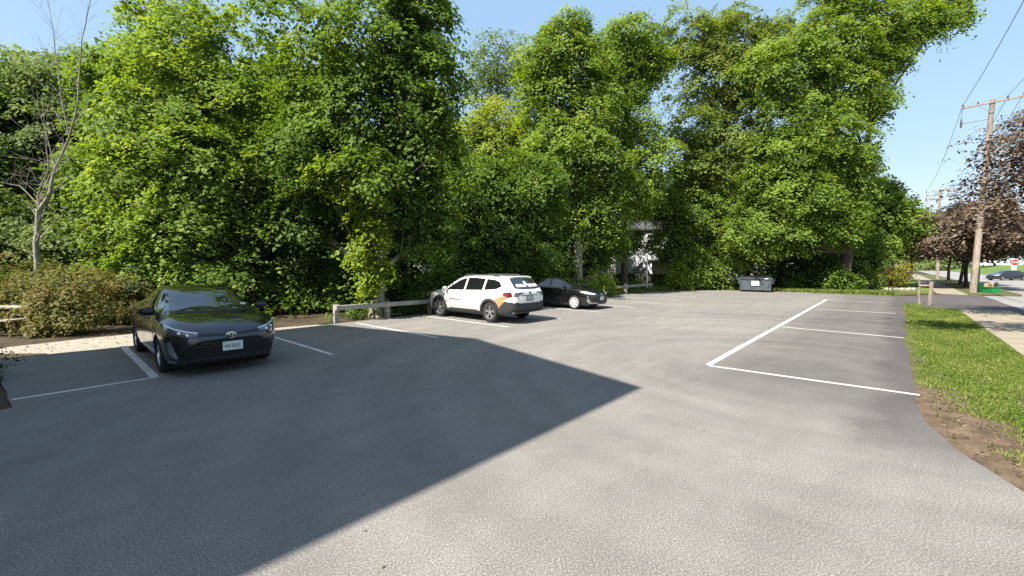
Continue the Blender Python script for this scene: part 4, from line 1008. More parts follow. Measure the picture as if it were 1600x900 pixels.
def boughs(c, r, dens, crad):
    """clump points on the upper domes of flattened boughs that stand out of an ellipsoid, plus a thin filling"""
    area = 4 * math.pi * ((r[0] * r[1])**1.6 / 3 + (r[0] * r[2])**1.6 / 3 + (r[1] * r[2])**1.6 / 3)**(1 / 1.6)
    n = max(8, int(area * dens)); rb = min(max(.34 * (r[0] * r[1] * r[2])**(1 / 3), .5), 1.25) * 1.15
    kb = max(5, int(area * .62 / rb**2)); per = max(2, int(round(n * .86 / kb)))
    i = np.arange(kb) + .5; z = 1 - 2 * i / kb; ph = i * 2.39996 + rng.uniform(0, 6.28)
    v = np.stack([np.sqrt(1 - z * z) * np.cos(ph), np.sqrt(1 - z * z) * np.sin(ph), z], 1) + rng.normal(0, .12, (kb, 3)); v /= np.linalg.norm(v, axis=1, keepdims=True)
    bc = np.array(c) + v * np.array(r) * np.where(rng.uniform(0, 1, (kb, 1)) < .2, rng.uniform(.9, 1.12, (kb, 1)), rng.uniform(.55, .93, (kb, 1))); bt = rng.normal(0, .13, kb)
    ix = np.repeat(np.arange(kb), per); ix = ix[(rng.uniform(0, 1, kb) > .12)[ix]]; m = len(ix)
    w_ = rng.normal(size=(m, 3)); w_[:, 2] = np.abs(w_[:, 2]) - .25; w_ /= np.linalg.norm(w_, axis=1, keepdims=True)
    sc = rng.uniform(.55, 1.4, kb)[ix][:, None] * rb
    p = bc[ix] + w_ * sc * np.array([1, 1, .44]) * rng.uniform(.7, 1.05, (m, 1))
    nn = w_ * np.array([.75, .75, .35]) + v[ix] * np.array([.45, .45, .1]) + np.array([0, 0, .80]) + rng.normal(0, .16, (m, 3))
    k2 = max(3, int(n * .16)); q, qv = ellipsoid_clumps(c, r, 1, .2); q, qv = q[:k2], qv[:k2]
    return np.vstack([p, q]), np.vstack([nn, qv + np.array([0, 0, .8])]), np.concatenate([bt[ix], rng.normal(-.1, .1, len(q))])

def bez(a, b, c, n):
    return [a * (1 - t)**2 + b * 2 * t * (1 - t) + c * t * t for t in (i / n for i in range(n + 1))]

def tree_at(root, base, blobs, mat, trunk_r, leaf=.105, dens=.95, per=62, crad=.72, barkm='bark', fork=.42, top=None, split=1, shade=0, limb_k=6, up=1.0, flat=.16, trunk_mid=None):
    """base: world; blobs: (centre, radii, density factor, tint shift) in world. Everything is stored local to root."""
    O = root.location
    zs = [c.z + r[2] for c, r, *_ in blobs]
    hi = max(blobs, key=lambda q: q[0].z); tip = Vector(hi[0]) if top is None else Vector(top)
    tr = MB(); base = Vector(base); H = tip.z - base.z; mid = base.lerp(tip, .5); mid.x = base.x * .8 + tip.x * .2; mid.y = base.y * .8 + tip.y * .2
    if trunk_mid is not None: mid = Vector(trunk_mid)
    line = bez(base + Vector((0, 0, -.15)), mid, tip, 12)
    wob = [q + mnoise.noise_vector(q * .35) * .18 * min(1, i / 3) for i, q in enumerate(line)]
    rad = [trunk_r * (1.45 if i == 0 else 1.0) * (1 - .88 * i / 12) for i in range(13)]
    tr.tube([q - O for q in wob], rad, 9)
    allC = []
    P_, V_, Rr, Tt, Pe = [], [], [], [], []
    for bl in blobs:
        c, r, df, ts = bl
        p, nn, bt = boughs(c, r, dens * df, crad)
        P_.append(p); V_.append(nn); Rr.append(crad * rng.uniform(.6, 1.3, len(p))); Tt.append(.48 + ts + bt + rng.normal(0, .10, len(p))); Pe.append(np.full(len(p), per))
        # limb from the trunk to the blob, then branches to some of its sprays
        f = min(.92, max(.25, (c.z - r[2] * .75 - base.z) / max(H, .1)))
        i0 = int(f * 12 * .85); s_ = wob[i0]; k0 = rad[i0] * .62
        e = Vector(c); m_ = s_.lerp(e, .5) + Vector((0, 0, -.08 * (e - s_).length)) + mnoise.noise_vector(e) * .4
        lb = bez(s_, m_, e, 7); lb = [q + mnoise.noise_vector(q * .7) * .13 for q in lb]; k0 = max(k0, .05)
        tr.tube([q - O for q in lb], [k0 * (1 - .7 * i / 7) for i in range(8)], 6)
        sel = rng.choice(len(p), min(limb_k, len(p)), replace=False)
        for j in sel:
            q0 = lb[int(rng.integers(2, 8))]; q1 = Vector(p[j]); mm = q0.lerp(q1, .5) + Vector((0, 0, .12 * (q1 - q0).length)) + mnoise.noise_vector(q1 * .9) * .3
            tr.tube([q - O for q in bez(q0, mm, q1, 4)], [max(.012, k0 * .34 * (1 - .75 * i / 4)) for i in range(5)], 5)
    tr.build('trunk', M[barkm], root, smooth=60)
    C, N2, S, T = sprays(np.vstack(P_), np.vstack(V_) / np.linalg.norm(np.vstack(V_), axis=1, keepdims=True), np.concatenate(Rr), np.concatenate(Pe), leaf, np.concatenate(Tt), flat)
    keep = C[:, 2] > .1
    C = C[keep] - np.array(O)
    return leaf_cloud('crown', C, N2[keep], S[keep], T[keep], M[mat], root)

DM = 1.35
def ptree(label, px, Y, blobs, mat, tr, cat='tree', name='deciduous_tree', group=None, basex=None, depth=.85, **kw):
    """crown volumes surveyed as (px, py, rx px, ry px[, depth offset m, density, tint]) at depth Y"""
    b = P(px, 440, Y); b.z = -.05
    root = empty(name, b, 0, label, cat, group); out = []
    for q in blobs:
        x, y, rx, ry = q[:4]; dz = q[4] if len(q) > 4 else 0; df = q[5] if len(q) > 5 else 1; ts = q[6] if len(q) > 6 else 0
        c = P(x, y, Y + dz); k = (Y + dz) / F
        out.append((c, (rx * k, max(1.0, depth * .5 * (rx + ry) * k), ry * k), df, ts))
    if 'top' in kw and kw['top']: kw['top'] = P(*kw['top'])
    if 'trunk_mid' in kw and kw['trunk_mid']: kw['trunk_mid'] = P(*kw['trunk_mid'])
    kw['dens'] = kw.get('dens', .95) * DM; kw['leaf'] = kw.get('leaf', .105) * .83; kw['per'] = kw.get('per', 62) * 1.45
    tree_at(root, b, out, mat, tr, **kw)
    return root

WOOD = 'trees along the edge of the lot'
# --- the two great maples on the wooded side
ptree('broad bright maple with layered sunlit branches behind the dark saloon', 392, 17.6,
      [(255, 165, 82, 95), (330, 90, 95, 95, 1), (255, 65, 68, 70, 2), (215, 265, 72, 70, -.5), (295, 255, 85, 75, -1), (205, 345, 62, 45, -.6, 1.0, .06), (285, 350, 75, 55, -1, 1, .05), (385, 215, 80, 100, .5), (370, 320, 70, 60, 0), (230, 415, 56, 30, -1, .8, 0), (330, 420, 60, 35, -.5, .7, -.1)],
      'maple', .30, group=WOOD, leaf=.098, dens=1.15, per=64, crad=.66)
ptree('tall dense maple whose vine wrapped trunk stands at the rail end', 588, 16.6,
      [(480, 110, 95, 95, .5, 1, -.05), (580, 70, 95, 85, 0), (655, 130, 62, 70, 0), (560, 190, 95, 75, 0, 1, -.06), (660, 230, 52, 62, .4), (490, 250, 80, 60, 0, 1, -.1), (560, 270, 60, 40, -1.2, 1, .28), (620, 300, 75, 60, .6, .9, -.12), (660, 360, 50, 60, 1, .9, -.12), (480, 350, 70, 60, 1.2, .8, -.18), (650, 20, 50, 55, 0), (600, 420, 60, 40, 2, .6, -.2)],
      'maple_deep', .27, group=WOOD, leaf=.098, dens=1.1, per=64, crad=.66, barkm='bark_grey')
ptree('bright young climbing growth clothing the trunk at the rail end', 584, 15.9, [(590, 350, 24, 34, 0, 1.3, .25), (578, 395, 26, 30, 0, 1.3, .1), (592, 435, 18, 22, 0, 1.0, 0), (560, 300, 40, 22, .2, 1.2, .25)], 'lime', .05, name='climbing_vine', cat='vine', leaf=.085, dens=1.5, per=42, crad=.42)
# --- deeper, greyer trees at the far end of that side
ptree('grey green tree deep in the wood behind the bare birch', 95, 27, [(70, 165, 85, 70), (130, 140, 65, 60), (40, 210, 70, 80), (115, 220, 75, 80), (60, 320, 80, 70), (140, 330, 70, 60), (0, 270, 60, 100), (10, 150, 60, 60)], 'grey', .3, group=WOOD, leaf=.12, dens=.75, per=56, crad=.85)
ptree('dim tree filling the wood behind the coppery shrubs', 10, 21, [(-20, 350, 70, 60), (40, 390, 80, 50), (120, 400, 60, 45)], 'grey', .2, group=WOOD, leaf=.11, dens=.8, per=54, crad=.75)
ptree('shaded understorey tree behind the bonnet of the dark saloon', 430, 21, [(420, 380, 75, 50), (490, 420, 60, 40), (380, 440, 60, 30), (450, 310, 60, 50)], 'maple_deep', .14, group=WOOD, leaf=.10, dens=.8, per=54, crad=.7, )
# --- middle group
ptree('feathery pale crown showing above the yellow maple', 790, 40, [(775, 95, 45, 40, 0, .55), (815, 120, 40, 55, 0, .55), (760, 140, 35, 35, 0, .5)], 'grey', .25, group=WOOD, leaf=.11, dens=.7, per=30, crad=.9)
ptree('yellow green maple between the big maple and the tall slender tree', 765, 33, [(775, 195, 55, 42, 0, 1, .25), (745, 240, 50, 50, -.5, 1, .05), (800, 240, 45, 45, 0, 1, .1)], 'yellow', .22, group=WOOD, leaf=.12, dens=.95, per=56, crad=.8)
ptree('full green maple right behind the white estate car', 775, 24, [(740, 300, 55, 65), (790, 310, 60, 70), (745, 385, 50, 45, 0, .9, -.15), (810, 390, 55, 45, 0, .9, -.12), (840, 300, 45, 60), (715, 420, 35, 30, .5, .8, -.2)], 'maple_deep', .2, group=WOOD, leaf=.105, dens=1.05, per=60, crad=.72)
ptree('tall slender tree with its bare upper stems showing in the middle of the row', 905, 29, [(885, 60, 42, 36), (905, 105, 55, 40, 0, .8), (845, 110, 38, 42), (860, 175, 46, 46, 0, .7), (925, 175, 40, 40, 0, .45), (890, 225, 62, 35, -1), (850, 260, 48, 44, -1), (940, 260, 50, 46, -.6), (905, 330, 55, 40, .5, .8, -.1), (935, 345, 45, 48, 0)], 'maple', .33, group=WOOD, leaf=.11, dens=.95, per=58, crad=.78, barkm='bark_grey')
ptree('round topped tree beside the blue gap in the canopy', 975, 32, [(985, 62, 52, 32), (960, 100, 42, 32), (1015, 98, 34, 30, 0, .8), (975, 145, 42, 30, 0, .45), (965, 215, 48, 50, -.5), (1005, 235, 45, 55, -.5), (985, 300, 50, 40, -.8, 1, .1), (950, 380, 22, 30, -1)], 'maple', .28, group=WOOD, leaf=.115, dens=.95, per=58, crad=.8)
ptree('olive tinged flat topped tree behind the giant leaning maple', 1120, 36, [(1085, 65, 48, 46), (1145, 60, 58, 45), (1200, 75, 45, 42), (1110, 130, 60, 50), (1170, 130, 55, 50), (1090, 205, 48, 45), (1140, 220, 55, 50), (1095, 270, 42, 40), (1180, 250, 50, 50)], 'olive', .33, group=WOOD, leaf=.115, dens=.95, per=60, crad=.8)
ptree('giant bright maple leaning over the corner towards the road', 1318, 33.5,
      [(1225, 120, 70, 55), (1290, 75, 75, 55), (1355, 45, 68, 52), (1420, 35, 52, 42, 0, 1), (1470, 22, 38, 30, 0, 1), (1250, 185, 70, 45), (1318, 130, 52, 48), (1372, 95, 36, 28, 0, .6), (1366, 158, 24, 30, 0, .4), (1230, 245, 60, 45, -.6), (1293, 215, 58, 45, -.8), (1326, 270, 36, 48, 0), (1260, 305, 62, 42, -1), (1200, 300, 48, 48, 0), (1312, 340, 48, 45, -.5), (1230, 365, 62, 40, -.3, 1, -.08), (1170, 370, 45, 40, 0, .9, -.1), (1320, -20, 60, 40)],
      'maple', .42, group=WOOD, leaf=.115, dens=1.0, per=62, crad=.82, top=(1400, 80, 33.5), trunk_mid=(1330, 260, 33.5))
ptree('small fresh green tree at the road end of the wood', 1392, 38, [(1398, 328, 36, 28), (1370, 375, 34, 32), (1420, 355, 28, 30), (1345, 400, 36, 30, -1, .8, -.1)], 'maple', .14, group=WOOD, leaf=.11, dens=1.0, per=56, crad=.72)
ptree('leafy mid height maple between the white house and the dumpster', 1110, 36.5, [(1085, 330, 46, 42), (1130, 350, 48, 46), (1075, 285, 40, 34, .5, .8), (1120, 410, 50, 28, -.5), (1080, 400, 36, 26), (1038, 318, 36, 24, 0, .9, 0), (1062, 365, 26, 30, 0, .8, -.05), (1012, 326, 36, 20, 1, .9, 0), (1040, 385, 30, 28, 1, .55, 0), (990, 380, 14, 22, 1, .25, 0), (1160, 380, 40, 34, .3, .8, -.1)], 'maple', .16, group=WOOD, leaf=.105, dens=1.0, per=58, crad=.75)
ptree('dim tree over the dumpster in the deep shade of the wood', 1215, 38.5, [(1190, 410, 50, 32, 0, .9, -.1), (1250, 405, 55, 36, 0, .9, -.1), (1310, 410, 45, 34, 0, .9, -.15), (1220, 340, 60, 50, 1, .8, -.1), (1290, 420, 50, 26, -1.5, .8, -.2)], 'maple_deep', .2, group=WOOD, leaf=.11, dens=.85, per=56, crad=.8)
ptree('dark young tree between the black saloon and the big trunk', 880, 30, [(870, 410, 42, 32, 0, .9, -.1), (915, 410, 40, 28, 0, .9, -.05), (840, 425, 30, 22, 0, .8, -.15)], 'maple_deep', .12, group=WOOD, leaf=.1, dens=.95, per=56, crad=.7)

# --- further rows that close the wood: copies of a few crowns
protos = []
def proto_tree(loc, label, H, W, mat, dens):
    root = empty('woodland_tree', loc, 0, label, 'tree', 'deeper woodland trees')
    bl = []
    for k in range(8):
        a = k * 2.4 + rng.uniform(-.4, .4); rr = W * .30 * rng.uniform(.5, 1.15); z = H * (.28 + .62 * k / 7)
        bl.append((Vector(loc) + Vector((math.cos(a) * rr * (1.2 - .8 * k / 7), math.sin(a) * rr * (1.2 - .8 * k / 7), z)), (W * .24, W * .24, H * .12), 1, 0))
    tree_at(root, loc, bl, mat, .26, leaf=.14, dens=dens, per=44, crad=.95)
    return root
def copy_tree(src, loc, rz, sc, label):
    c = src.copy(); col.objects.link(c); c.location = loc; c.rotation_euler = (0, 0, rz); c.scale = (sc, sc, sc); c['label'] = label
    for ch in src.children:
        d = ch.copy(); col.objects.link(d); d.parent = c
    return c
spots = [(4.5, 33), (1, 44), (9, 30), (5.5, 25), (15, 33), (19, 31), (12, 36), (24, 31), (27, 26), (-10, 34), (6, 38), (17, 36), (29, 34), (36, 29), (-2, 40), (34, 23), (47, 11), (50, 5), (52, 17), (58, 10), (56, 2), (24, 42), (40, 36)]
pls = [proto_tree(L(*spots[i]), '', *a) for i, a in enumerate([(14, 8.5, 'maple_deep', .75), (16, 9, 'olive', .7), (13, 8, 'maple_deep', .8)])]
words_ = ['slender', 'broad', 'tall', 'short', 'thick', 'ragged', 'leafy']
def where(d, n):
    if d < -5: return 'beyond the picnic table end of the wood'
    if d < 6: return 'behind the bright maple'
    if d < 15: return 'behind the vine wrapped maple'
    if d < 25: return 'behind the white estate car'
    if d < 38: return 'beyond the far guard rail'
    return 'past the dumpster'
for i, (d, n) in enumerate(spots):
    rw_ = 'first' if n < 24 else 'second' if n < 30 else 'third' if n < 37 else 'last'
    lab = f'{words_[(i * 3) % 7]} shaded woodland tree in the {rw_} rank {where(d, n)}'
    if i < 3: pls[i]['label'] = lab
    else: copy_tree(pls[i % 3], L(d, n, -.05), i * 1.7, .82 + .3 * ((i * 37) % 10) / 10, lab)

# far wood, one uncountable mass
fc = []
for k in range(420):
    d = rng.uniform(-45, 75); n = rng.uniform(46, 62); fc.append(np.array([*L(d, n)[:2], rng.uniform(.5, 11.5)]))
fc = np.array(fc); nv_ = rng.normal(0, .5, fc.shape) + np.array([-NV.x * .6, -NV.y * .6, .8]); nv_ /= np.linalg.norm(nv_, axis=1, keepdims=True)
o = leaf_cloud('distant_wood', *sprays(fc, nv_, np.full(len(fc), 2.6), np.full(len(fc), 70), .30, rng.uniform(.2, .6, len(fc)), .3), M['maple_deep']); tag(o, 'dense distant wood filling in behind the trees', 'wood', kind='stuff')

fc = np.array([[*L(rng.uniform(262, 300), rng.uniform(-75, 70))[:2], rng.uniform(.5, 9.5) + 2.5 * math.sin(k * .9)] for k in range(520)])
nv_ = rng.normal(0, .4, fc.shape) + np.array([-DV.x * .6, -DV.y * .6, .8]); nv_ /= np.linalg.norm(nv_, axis=1, keepdims=True)
o = leaf_cloud('distant_wood', *sprays(fc, nv_, np.full(len(fc), 3.2), np.full(len(fc), 60), .5, rng.uniform(.2, .7, len(fc)), .35), M['grey']); tag(o, 'far green treeline closing the end of the road', 'wood', kind='stuff')

# --- bare birch like tree with grey stems
def bare_tree(label, px, Y, paths, r0):
    b = P(px, 440, Y); b.z = -.05; root = empty('bare_tree', b, 0, label, 'tree'); m = MB(); tw = MB(); r6 = random.Random(int(px))
    for k, (pp, ra, rb) in enumerate(paths):
        q = [b if isinstance(p, str) else P(p[0], p[1], Y + (p[2] if len(p) > 2 else 0)) for p in pp]
        line = []
        for i in range(len(q) - 1): line += [q[i].lerp(q[i + 1], t / 4) for t in range(4)]
        line.append(q[-1]); line = [p + mnoise.noise_vector(p * 1.1) * .05 for p in line]; n = len(line) - 1
        m.tube([p - b for p in line], [ra + (rb - ra) * i / n for i in range(n + 1)], 7)
        for i in range(3, n + 1):
            for _ in range(2):
                s_ = line[i]; dr = Vector((r6.uniform(-1, 1), r6.uniform(-.6, .6), r6.uniform(.2, 1.1))).normalized() * r6.uniform(.5, 1.5)
                e = s_ + dr; mm = s_ + dr * .5 + Vector((0, 0, r6.uniform(-.1, .1)))
                rr = max(.004, (ra + (rb - ra) * i / n) * .22)
                tw.tube([s_ - b, mm - b, e - b], [rr, rr * .7, .004], 4)
                for _ in range(2): 
                    e2 = mm + Vector((r6.uniform(-1, 1), r6.uniform(-.6, .6), r6.uniform(0, 1))).normalized() * r6.uniform(.3, .8); tw.tube([mm - b, e2 - b], [rr * .5, .003], 3)
    m.build('trunk', M['bark_grey'], root, smooth=60); tw.build('twigs', M['bark_grey'], root)
bare_tree('leafless pale grey tree with a forked trunk among the shrubs', 55, 15.6, [(['b', (57, 380), (62, 330), (80, 300)], .095, .07), ([(62, 330), (60, 305), (75, 265), (70, 200)], .045, .012), ([(80, 300), (85, 265), (108, 215), (120, 160), (128, 60), (150, -30)], .055, .009), ([(85, 265), (78, 230), (60, 170)], .025, .006), ([(108, 215), (95, 150), (85, 60), (70, -20)], .025, .006), ([(62, 320), (30, 290), (0, 285)], .022, .006)], .13)
bare_tree('leafless twigs rising above the dense maple crown', 645, 24, [(['b', (640, 300), (645, 60)], .14, .05), ([(645, 60), (655, 15), (650, -30)], .035, .008), ([(645, 50), (630, 5), (622, -30)], .03, .006), ([(648, 40), (670, 10), (680, -20)], .025, .006)], .14)

# --- shrubs
def shrub(label, p, size, mat, leaf=.05, dens=3.4, per=46, crad=.3, name='shrub', cat='shrub', group=None, flat=.3, tint=0):
    root = empty(name, p, 0, label, cat, group); W, D, H = size
    st = MB(); r7 = random.Random(int(p.x * 13 + p.y * 7))
    for k in range(9):
        a = r7.uniform(0, 6.28); e = Vector((math.cos(a) * W * .38 * r7.random(), math.sin(a) * D * .38 * r7.random(), H * r7.uniform(.5, .85)))
        st.tube(bez(Vector((e.x * .15, e.y * .15, -.05)), Vector((e.x * .4, e.y * .4, e.z * .6)), e, 5), [.03 - .004 * i for i in range(6)], 5)
    st.build('stem', M['bark'], root)
    nb = max(3, int(W * 1.6)); Ps, Vs = [], []
    for k in range(nb):
        x = (-.5 + (k + .5) / nb) * W * .72 + r7.uniform(-.1, .1) * W; hh = H * r7.uniform(.72, 1.05)
        c = (x, r7.uniform(-.18, .18) * D, hh * .52); p_, v_ = ellipsoid_clumps(c, (W / nb * .9 + .15, D * .42, hh * .48), dens, .45); Ps.append(p_); Vs.append(v_)
    Pp = np.vstack(Ps); Vv = np.vstack(Vs); nn = Vv + np.array([0, 0, .8]) + rng.normal(0, .3, Vv.shape); nn /= np.linalg.norm(nn, axis=1, keepdims=True)
    C, N2, S, T = sprays(Pp, nn, crad * rng.uniform(.6, 1.4, len(Pp)), np.full(len(Pp), per), leaf, .5 + tint + rng.normal(0, .2, len(Pp)), flat)
    k = C[:, 2] > .03
    leaf_cloud('foliage', C[k], N2[k], S[k], T[k], M[mat], root)
    return root
def gp(px, Y, z=-.03):
    p = P(px, 440, Y); p.z = z; return p
CS = 'coppery shrubs by the picnic table'
shrub('large coppery green shrub overhanging the gravel beside the picnic table', gp(112, 12.6), (2.9, 2.0, 2.1), 'shrub', group=CS, name='shrub')
shrub('coppery shrub behind the picnic table', gp(30, 14.6), (3.2, 1.8, 2.3), 'shrub', group=CS)
shrub('coppery shrub reaching out between the gravel and the dark saloon', gp(172, 14.4), (2.0, 1.6, 1.85), 'shrub', group=CS)
shrub('coppery shrub cut off at the frame beyond the picnic table', gp(-35, 13.2), (2.2, 1.8, 2.0), 'shrub', group=CS)
shrub('dark clipped evergreen hedge in the building shade at the end of the hatched bay', L(-1.25, 12.3), (3.6, 1.5, .62), 'hedge', leaf=.035, dens=5, per=50, crad=.2, name='hedge', cat='hedge')
bpy.data.objects['hedge'].rotation_euler = (0, 0, DANG + R(90))
shrub('small coppery shrub poking up before the picnic table bench', gp(70, 11.9), (1.0, .7, .5), 'shrub', group=CS)
shrub('dark narrow conifer behind the tail of the dark saloon', gp(212, 14.5), (1.0, 1.0, 2.0), 'hedge', leaf=.04, dens=4, per=44, crad=.22)
shrub('bright leafy bush just beyond the bonnet of the black saloon', gp(918, 26.5), (2.6, 1.6, 1.75), 'lime', leaf=.075, dens=2.0, per=34, crad=.4)
shrub('small bright bush in the grass in front of the far guard rail end', gp(945, 27.5), (1.5, 1.2, 1.1), 'lime', leaf=.07, dens=2.0, per=34, crad=.35)
shrub('bright green sapling bush at the far lot edge below the white house', gp(1062, 34.5), (2.4, 1.8, 2.6), 'lime', leaf=.09, dens=1.6, per=36, crad=.5)
shrub('leafy bush overhanging the far lot edge nearer the dumpster', gp(1105, 35.5), (3.6, 2.0, 2.3), 'maple', leaf=.09, dens=1.6, per=36, crad=.5)
shrub('golden yellow shrub above the edging stones by the driveway', gp(1398, 35.5), (2.4, 2.0, 2.5), 'gold', leaf=.07, dens=2.2, per=40, crad=.4)
shrub('green shrub between the golden shrub and the dark wood', gp(1362, 35), (2.6, 1.8, 1.7), 'olive', leaf=.07, dens=2.2, per=38, crad=.4)
shrub('dark leafy shrub beside the dumpster lid', gp(1262, 35.2), (4.0, 1.6, 1.9), 'maple_deep', leaf=.08, dens=1.8, per=34, crad=.45)
shrub('dark shrub in the shade under the giant maple', gp(1322, 32.5), (3.4, 1.2, 2.0), 'maple_deep', leaf=.08, dens=1.8, per=34, crad=.45)

for i, (d, n, w_, h_, m_) in enumerate([(4.4, 19.4, 3.2, 2.6, 'maple_deep'), (6.6, 19.0, 3.0, 2.5, 'maple_deep'), (8.2, 18.6, 2.6, 2.2, 'maple_deep'), (10.6, 16.6, 2.6, 1.9, 'maple_deep'), (13.2, 16.8, 3.0, 2.2, 'maple_deep'), (16.5, 16.6, 3.0, 2.0, 'maple_deep'), (20, 16.8, 3.2, 2.2, 'maple_deep'), (1.6, 21.5, 3.0, 2.3, 'maple_deep'), (-2.0, 24.5, 3.2, 2.4, 'maple_deep')]):
    q = L(d, n, -.04)
    shrub(['leafy dark bush behind the nose side of the dark saloon', 'leafy dark bush between the dark saloon and the timber rail', 'dark bush at the open end of the timber rail', 'dark bush behind the timber rail past the vine wrapped trunk', 'dark bush in the shade facing the nose of the white estate', 'dark bush in the wood behind the gap between white estate and black saloon', 'dark bush in the wood behind the tail of the black saloon', 'dark bush in the wood edge beyond the gravel', 'dark bush in the wood beyond the picnic table'][i], q, (w_, 1.8, h_), m_, leaf=.08, dens=2.0, per=36, crad=.42, group='bushes at the wood edge')

# undergrowth under the trees and weeds along the rail: uncountable
cc = []
for k in range(620):
    d = rng.uniform(-6, 41); n = rng.uniform(15.6 if d > 3 else 19, 25) ; cc.append((*L(d, n)[:2], abs(rng.normal(0, .45)) + .1))
for k in range(150):
    d = rng.uniform(40, 48); n = rng.uniform(3, 16); cc.append((*L(d, n)[:2], abs(rng.normal(0, .4)) + .1))
for k in range(120):
    d = rng.uniform(6.6, 33); n = rng.uniform(14.65, 15.3); cc.append((*L(d, n)[:2], rng.uniform(.05, .4)))
cc = np.array(cc); nv_ = np.tile([0, 0, 1.0], (len(cc), 1)) + rng.normal(0, .35, cc.shape); nv_ /= np.linalg.norm(nv_, axis=1, keepdims=True)
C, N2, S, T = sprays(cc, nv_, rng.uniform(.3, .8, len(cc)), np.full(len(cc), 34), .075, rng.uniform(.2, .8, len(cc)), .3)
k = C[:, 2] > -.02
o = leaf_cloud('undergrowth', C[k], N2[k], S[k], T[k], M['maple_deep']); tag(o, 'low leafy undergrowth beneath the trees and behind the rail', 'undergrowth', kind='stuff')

# --- crimson maples along the road
CR = 'crimson leaved maples along the road'
def crimson(label, loc, H, W, leaf, dens, trunk=.16):
    root = empty('crimson_maple', loc, 0, label, 'tree', CR); bl = []
    for k in range(9):
        a = k * 2.4 + rng.uniform(-.3, .3); f = k / 8; rr = W * .33 * (1.15 - .75 * f)
        bl.append((Vector(loc) + Vector((math.cos(a) * rr, math.sin(a) * rr, H * (.47 + .42 * f))), (W * .25, W * .25, H * .12), .8, rng.normal(0, .08)))
    tree_at(root, loc, bl, 'purple', trunk, leaf=leaf, dens=dens, per=44, crad=.7, limb_k=4)
crimson('crimson maple whose dark leaves hang across the utility pole', L(23.9, -3.98), 8.2, 4.5, .06, .5, .13)
crimson('crimson maple standing close behind the utility pole', L(52.0, -4.9), 7.4, 6.0, .10, .9)
crimson('crimson maple past the driveway, its trunk framed between pole and posts', L(57.0, -4.8), 7.8, 6.4, .10, .9)
crimson('crimson maple at the far side of the bright sidewalk', L(64.5, -5.0), 8.0, 6.6, .11, .85)
crimson('crimson maple by the roadside lawn past the golden shrub', L(72, -1.2), 8.2, 6.4, .11, .85)
crimson('most distant crimson maple below the second crossarm', L(75, -4.8), 8.2, 7.0, .12, .8)
def verge_maple():
    loc = L(13.2, -4.05); root = empty('crimson_maple', loc, 0, 'crimson maple on the kerb strip that dapples the verge and sidewalk with shade', 'tree', CR)
    bl = [(Vector((8.9, 8.6, 9.3)), (1.3, 1.1, .5), 1, 0), (Vector((10.9, 8.0, 9.4)), (1.3, 1.3, .7), 1, 0), (Vector((12.3, 6.6, 8.2)), (1.7, 1.7, 1.0), 1, 0), (Vector((13.8, 5.2, 7.0)), (1.7, 1.6, 1.1), 1, 0), (Vector((11.4, 5.0, 9.2)), (1.7, 1.7, .9), 1, 0), (Vector((13.2, 7.6, 9.6)), (1.5, 1.5, .9), 1, 0)]
    tree_at(root, loc, bl, 'purple', .16, leaf=.075, dens=.9, per=44, crad=.6, limb_k=4)
verge_maple()
ptree('green tree across the road above the wide white house', 1610, 62, [(1600, 375, 30, 18), (1625, 360, 40, 30)], 'maple', .25, leaf=.14, dens=.8, per=44, crad=.9)

# --- lawn blades on the verge
def blades(name, n, d0, d1, n0, n1, hgt, label, mask=None, wdt=.0038):
    d = d0 + (d1 - d0) * rng.uniform(0, 1, n)**1.35; nn = rng.uniform(n0, n1, n)
    if mask is not None:
        k = mask(d, nn); d, nn = d[k], nn[k]
    m = len(d); base = np.stack([DV.x * d + NV.x * nn, DV.y * d + NV.y * nn, np.full(m, -.014)], 1)
    th = rng.uniform(0, 6.28, m); ln_ = rng.normal(0, .45, (m, 2)); h = hgt * rng.uniform(.45, 1.3, m); wd = wdt * (1 + d / 9) * rng.uniform(.7, 1.3, m)
    s_ = np.stack([np.cos(th), np.sin(th), 0 * th], 1) * wd[:, None]
    tip = base + np.stack([ln_[:, 0] * h, ln_[:, 1] * h, h], 1); md = base * .5 + tip * .5 + np.array([0, 0, 1]) * (h * .1)[:, None]
    V = np.stack([base - s_, base + s_, md + s_ * .7, tip, md - s_ * .7], 1).astype(np.float32)
    me = bpy.data.meshes.new(name); me.vertices.add(m * 5); me.vertices.foreach_set('co', V.ravel()); me.loops.add(m * 5); me.loops.foreach_set('vertex_index', np.arange(m * 5, dtype=np.int32))
    me.polygons.add(m); me.polygons.foreach_set('loop_start', np.arange(0, m * 5, 5, dtype=np.int32)); me.polygons.foreach_set('loop_total', np.full(m, 5, np.int32))
    pt = .5 + .30 * np.sin(d * 1.9 + np.sin(nn * 4) * 1.3) * np.sin(nn * 3.1 + d * .7) * .6
    T = np.clip(pt + rng.normal(0, .17, m) + (rng.uniform(0, 1, m) < .05) * .5, 0, 1)
    me.attributes.new('tint', 'FLOAT', 'FACE').data.foreach_set('value', T.astype(np.float32)); me.update(); me.validate()
    o = link(name, me, M['grass']); tag(o, label, 'grass', kind='stuff')
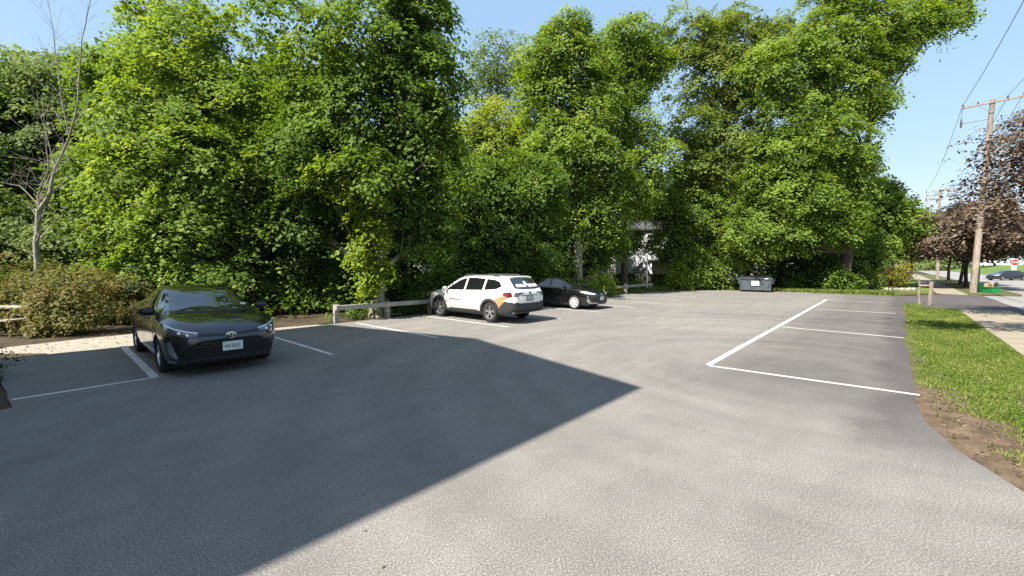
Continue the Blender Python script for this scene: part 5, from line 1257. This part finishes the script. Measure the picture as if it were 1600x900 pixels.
def vmask(d, nn):
    wob = .14 * np.sin(d * 3.1) + .10 * np.sin(d * 7.7 + 1)
    edge = np.where(d < 9.6, -.50 - (9.6 - d) * .17 + wob, -.30 + wob * .25)
    dense = rng.uniform(0, 1, len(d)) < np.clip((edge - nn) / .45 + .03, .02, 1) * np.where(np.sin(d * 2.3 + 2 * np.sin(nn * 3.7)) * np.sin(nn * 5.1 + d * 1.3) > .62, .35, 1)
    tip = (d < 28.0) | (nn < -.28 - 0 * d)
    lotedge = np.interp(d, [3.2, 4.3, 5.4, 6.4, 7.6, 40], [-3.24, -1.94, -1.04, -.59, -.34, -.30])
    return (nn < lotedge + .02) & dense & tip & (nn > -2.12 + .03 * np.sin(d * 9)) & ((d < 28) | (nn > -1.0 - .0 * d))
blades('lawn_grass', 170000, 3.4, 30.6, -2.14, -.20, .04, 'mown grass blades covering the verge between lot and sidewalk', vmask)
def fm(d, nn): return nn > 13.9 + .0 * d - .25 * np.maximum(0, d - 31)
blades('rail_grass', 26000, 20, 37, 12.6, 16.0, .28, 'taller grass and weeds around the far guard rail', lambda d, nn: nn > 14.2 - .28 * np.maximum(0, d - 31), .008)
blades('far_edge_grass', 12000, 37.9, 41.5, .0, 11.5, .22, 'tufty grass along the far edge of the lot', lambda d, nn: d > 38.1 + .1 * np.sin(nn * 3) - .12 * np.maximum(0, nn - 8), .008)
# fallen leaves and twigs
def litter(name, n, fn, label, s=.028):
    p = np.array([fn() for _ in range(n)]); nv = np.tile([0, 0, 1.0], (n, 1)) + rng.normal(0, .35, (n, 3))
    o = leaf_cloud(name, p, nv, s * rng.uniform(.5, 1.3, n), rng.uniform(0, 1, n), M['litter']); tag(o, label, 'leaf litter', kind='stuff')
def f1():
    d = rng.uniform(3.4, 9.6); e_ = np.interp(d, [3.2, 4.3, 5.4, 6.4, 7.6, 40], [-3.24, -1.94, -1.04, -.59, -.36, -.32]); return (*L(d, e_ - .05 - rng.uniform(0, 1.2))[:2], rng.uniform(-.002, .012))
litter('leaf_litter', 900, f1, 'dry leaf scraps on the bare dirt of the verge', .02)
def f2():
    return (*L(rng.uniform(-3.5, -.35) if rng.uniform() < .75 else rng.uniform(-.4, 6), rng.uniform(9.2, 15.5) if True else 0)[:2], rng.uniform(.0, .02))
def f2b():
    while True:
        d, n = rng.uniform(-4, 6.3), rng.uniform(9, 16)
        if d < -.45 or n > 14.0: return (*L(d, n)[:2], rng.uniform(-.005, .02))
litter('leaf_litter', 700, f2b, 'dry leaves scattered over the planting bed and gravel', .03)
def f3():
    d, n = rng.uniform(.5, 34), rng.uniform(0, 13.8); return (*L(d, n)[:2], .006)
litter('leaf_litter', 150, f3, 'few dry leaf scraps blown across the lot', .018)
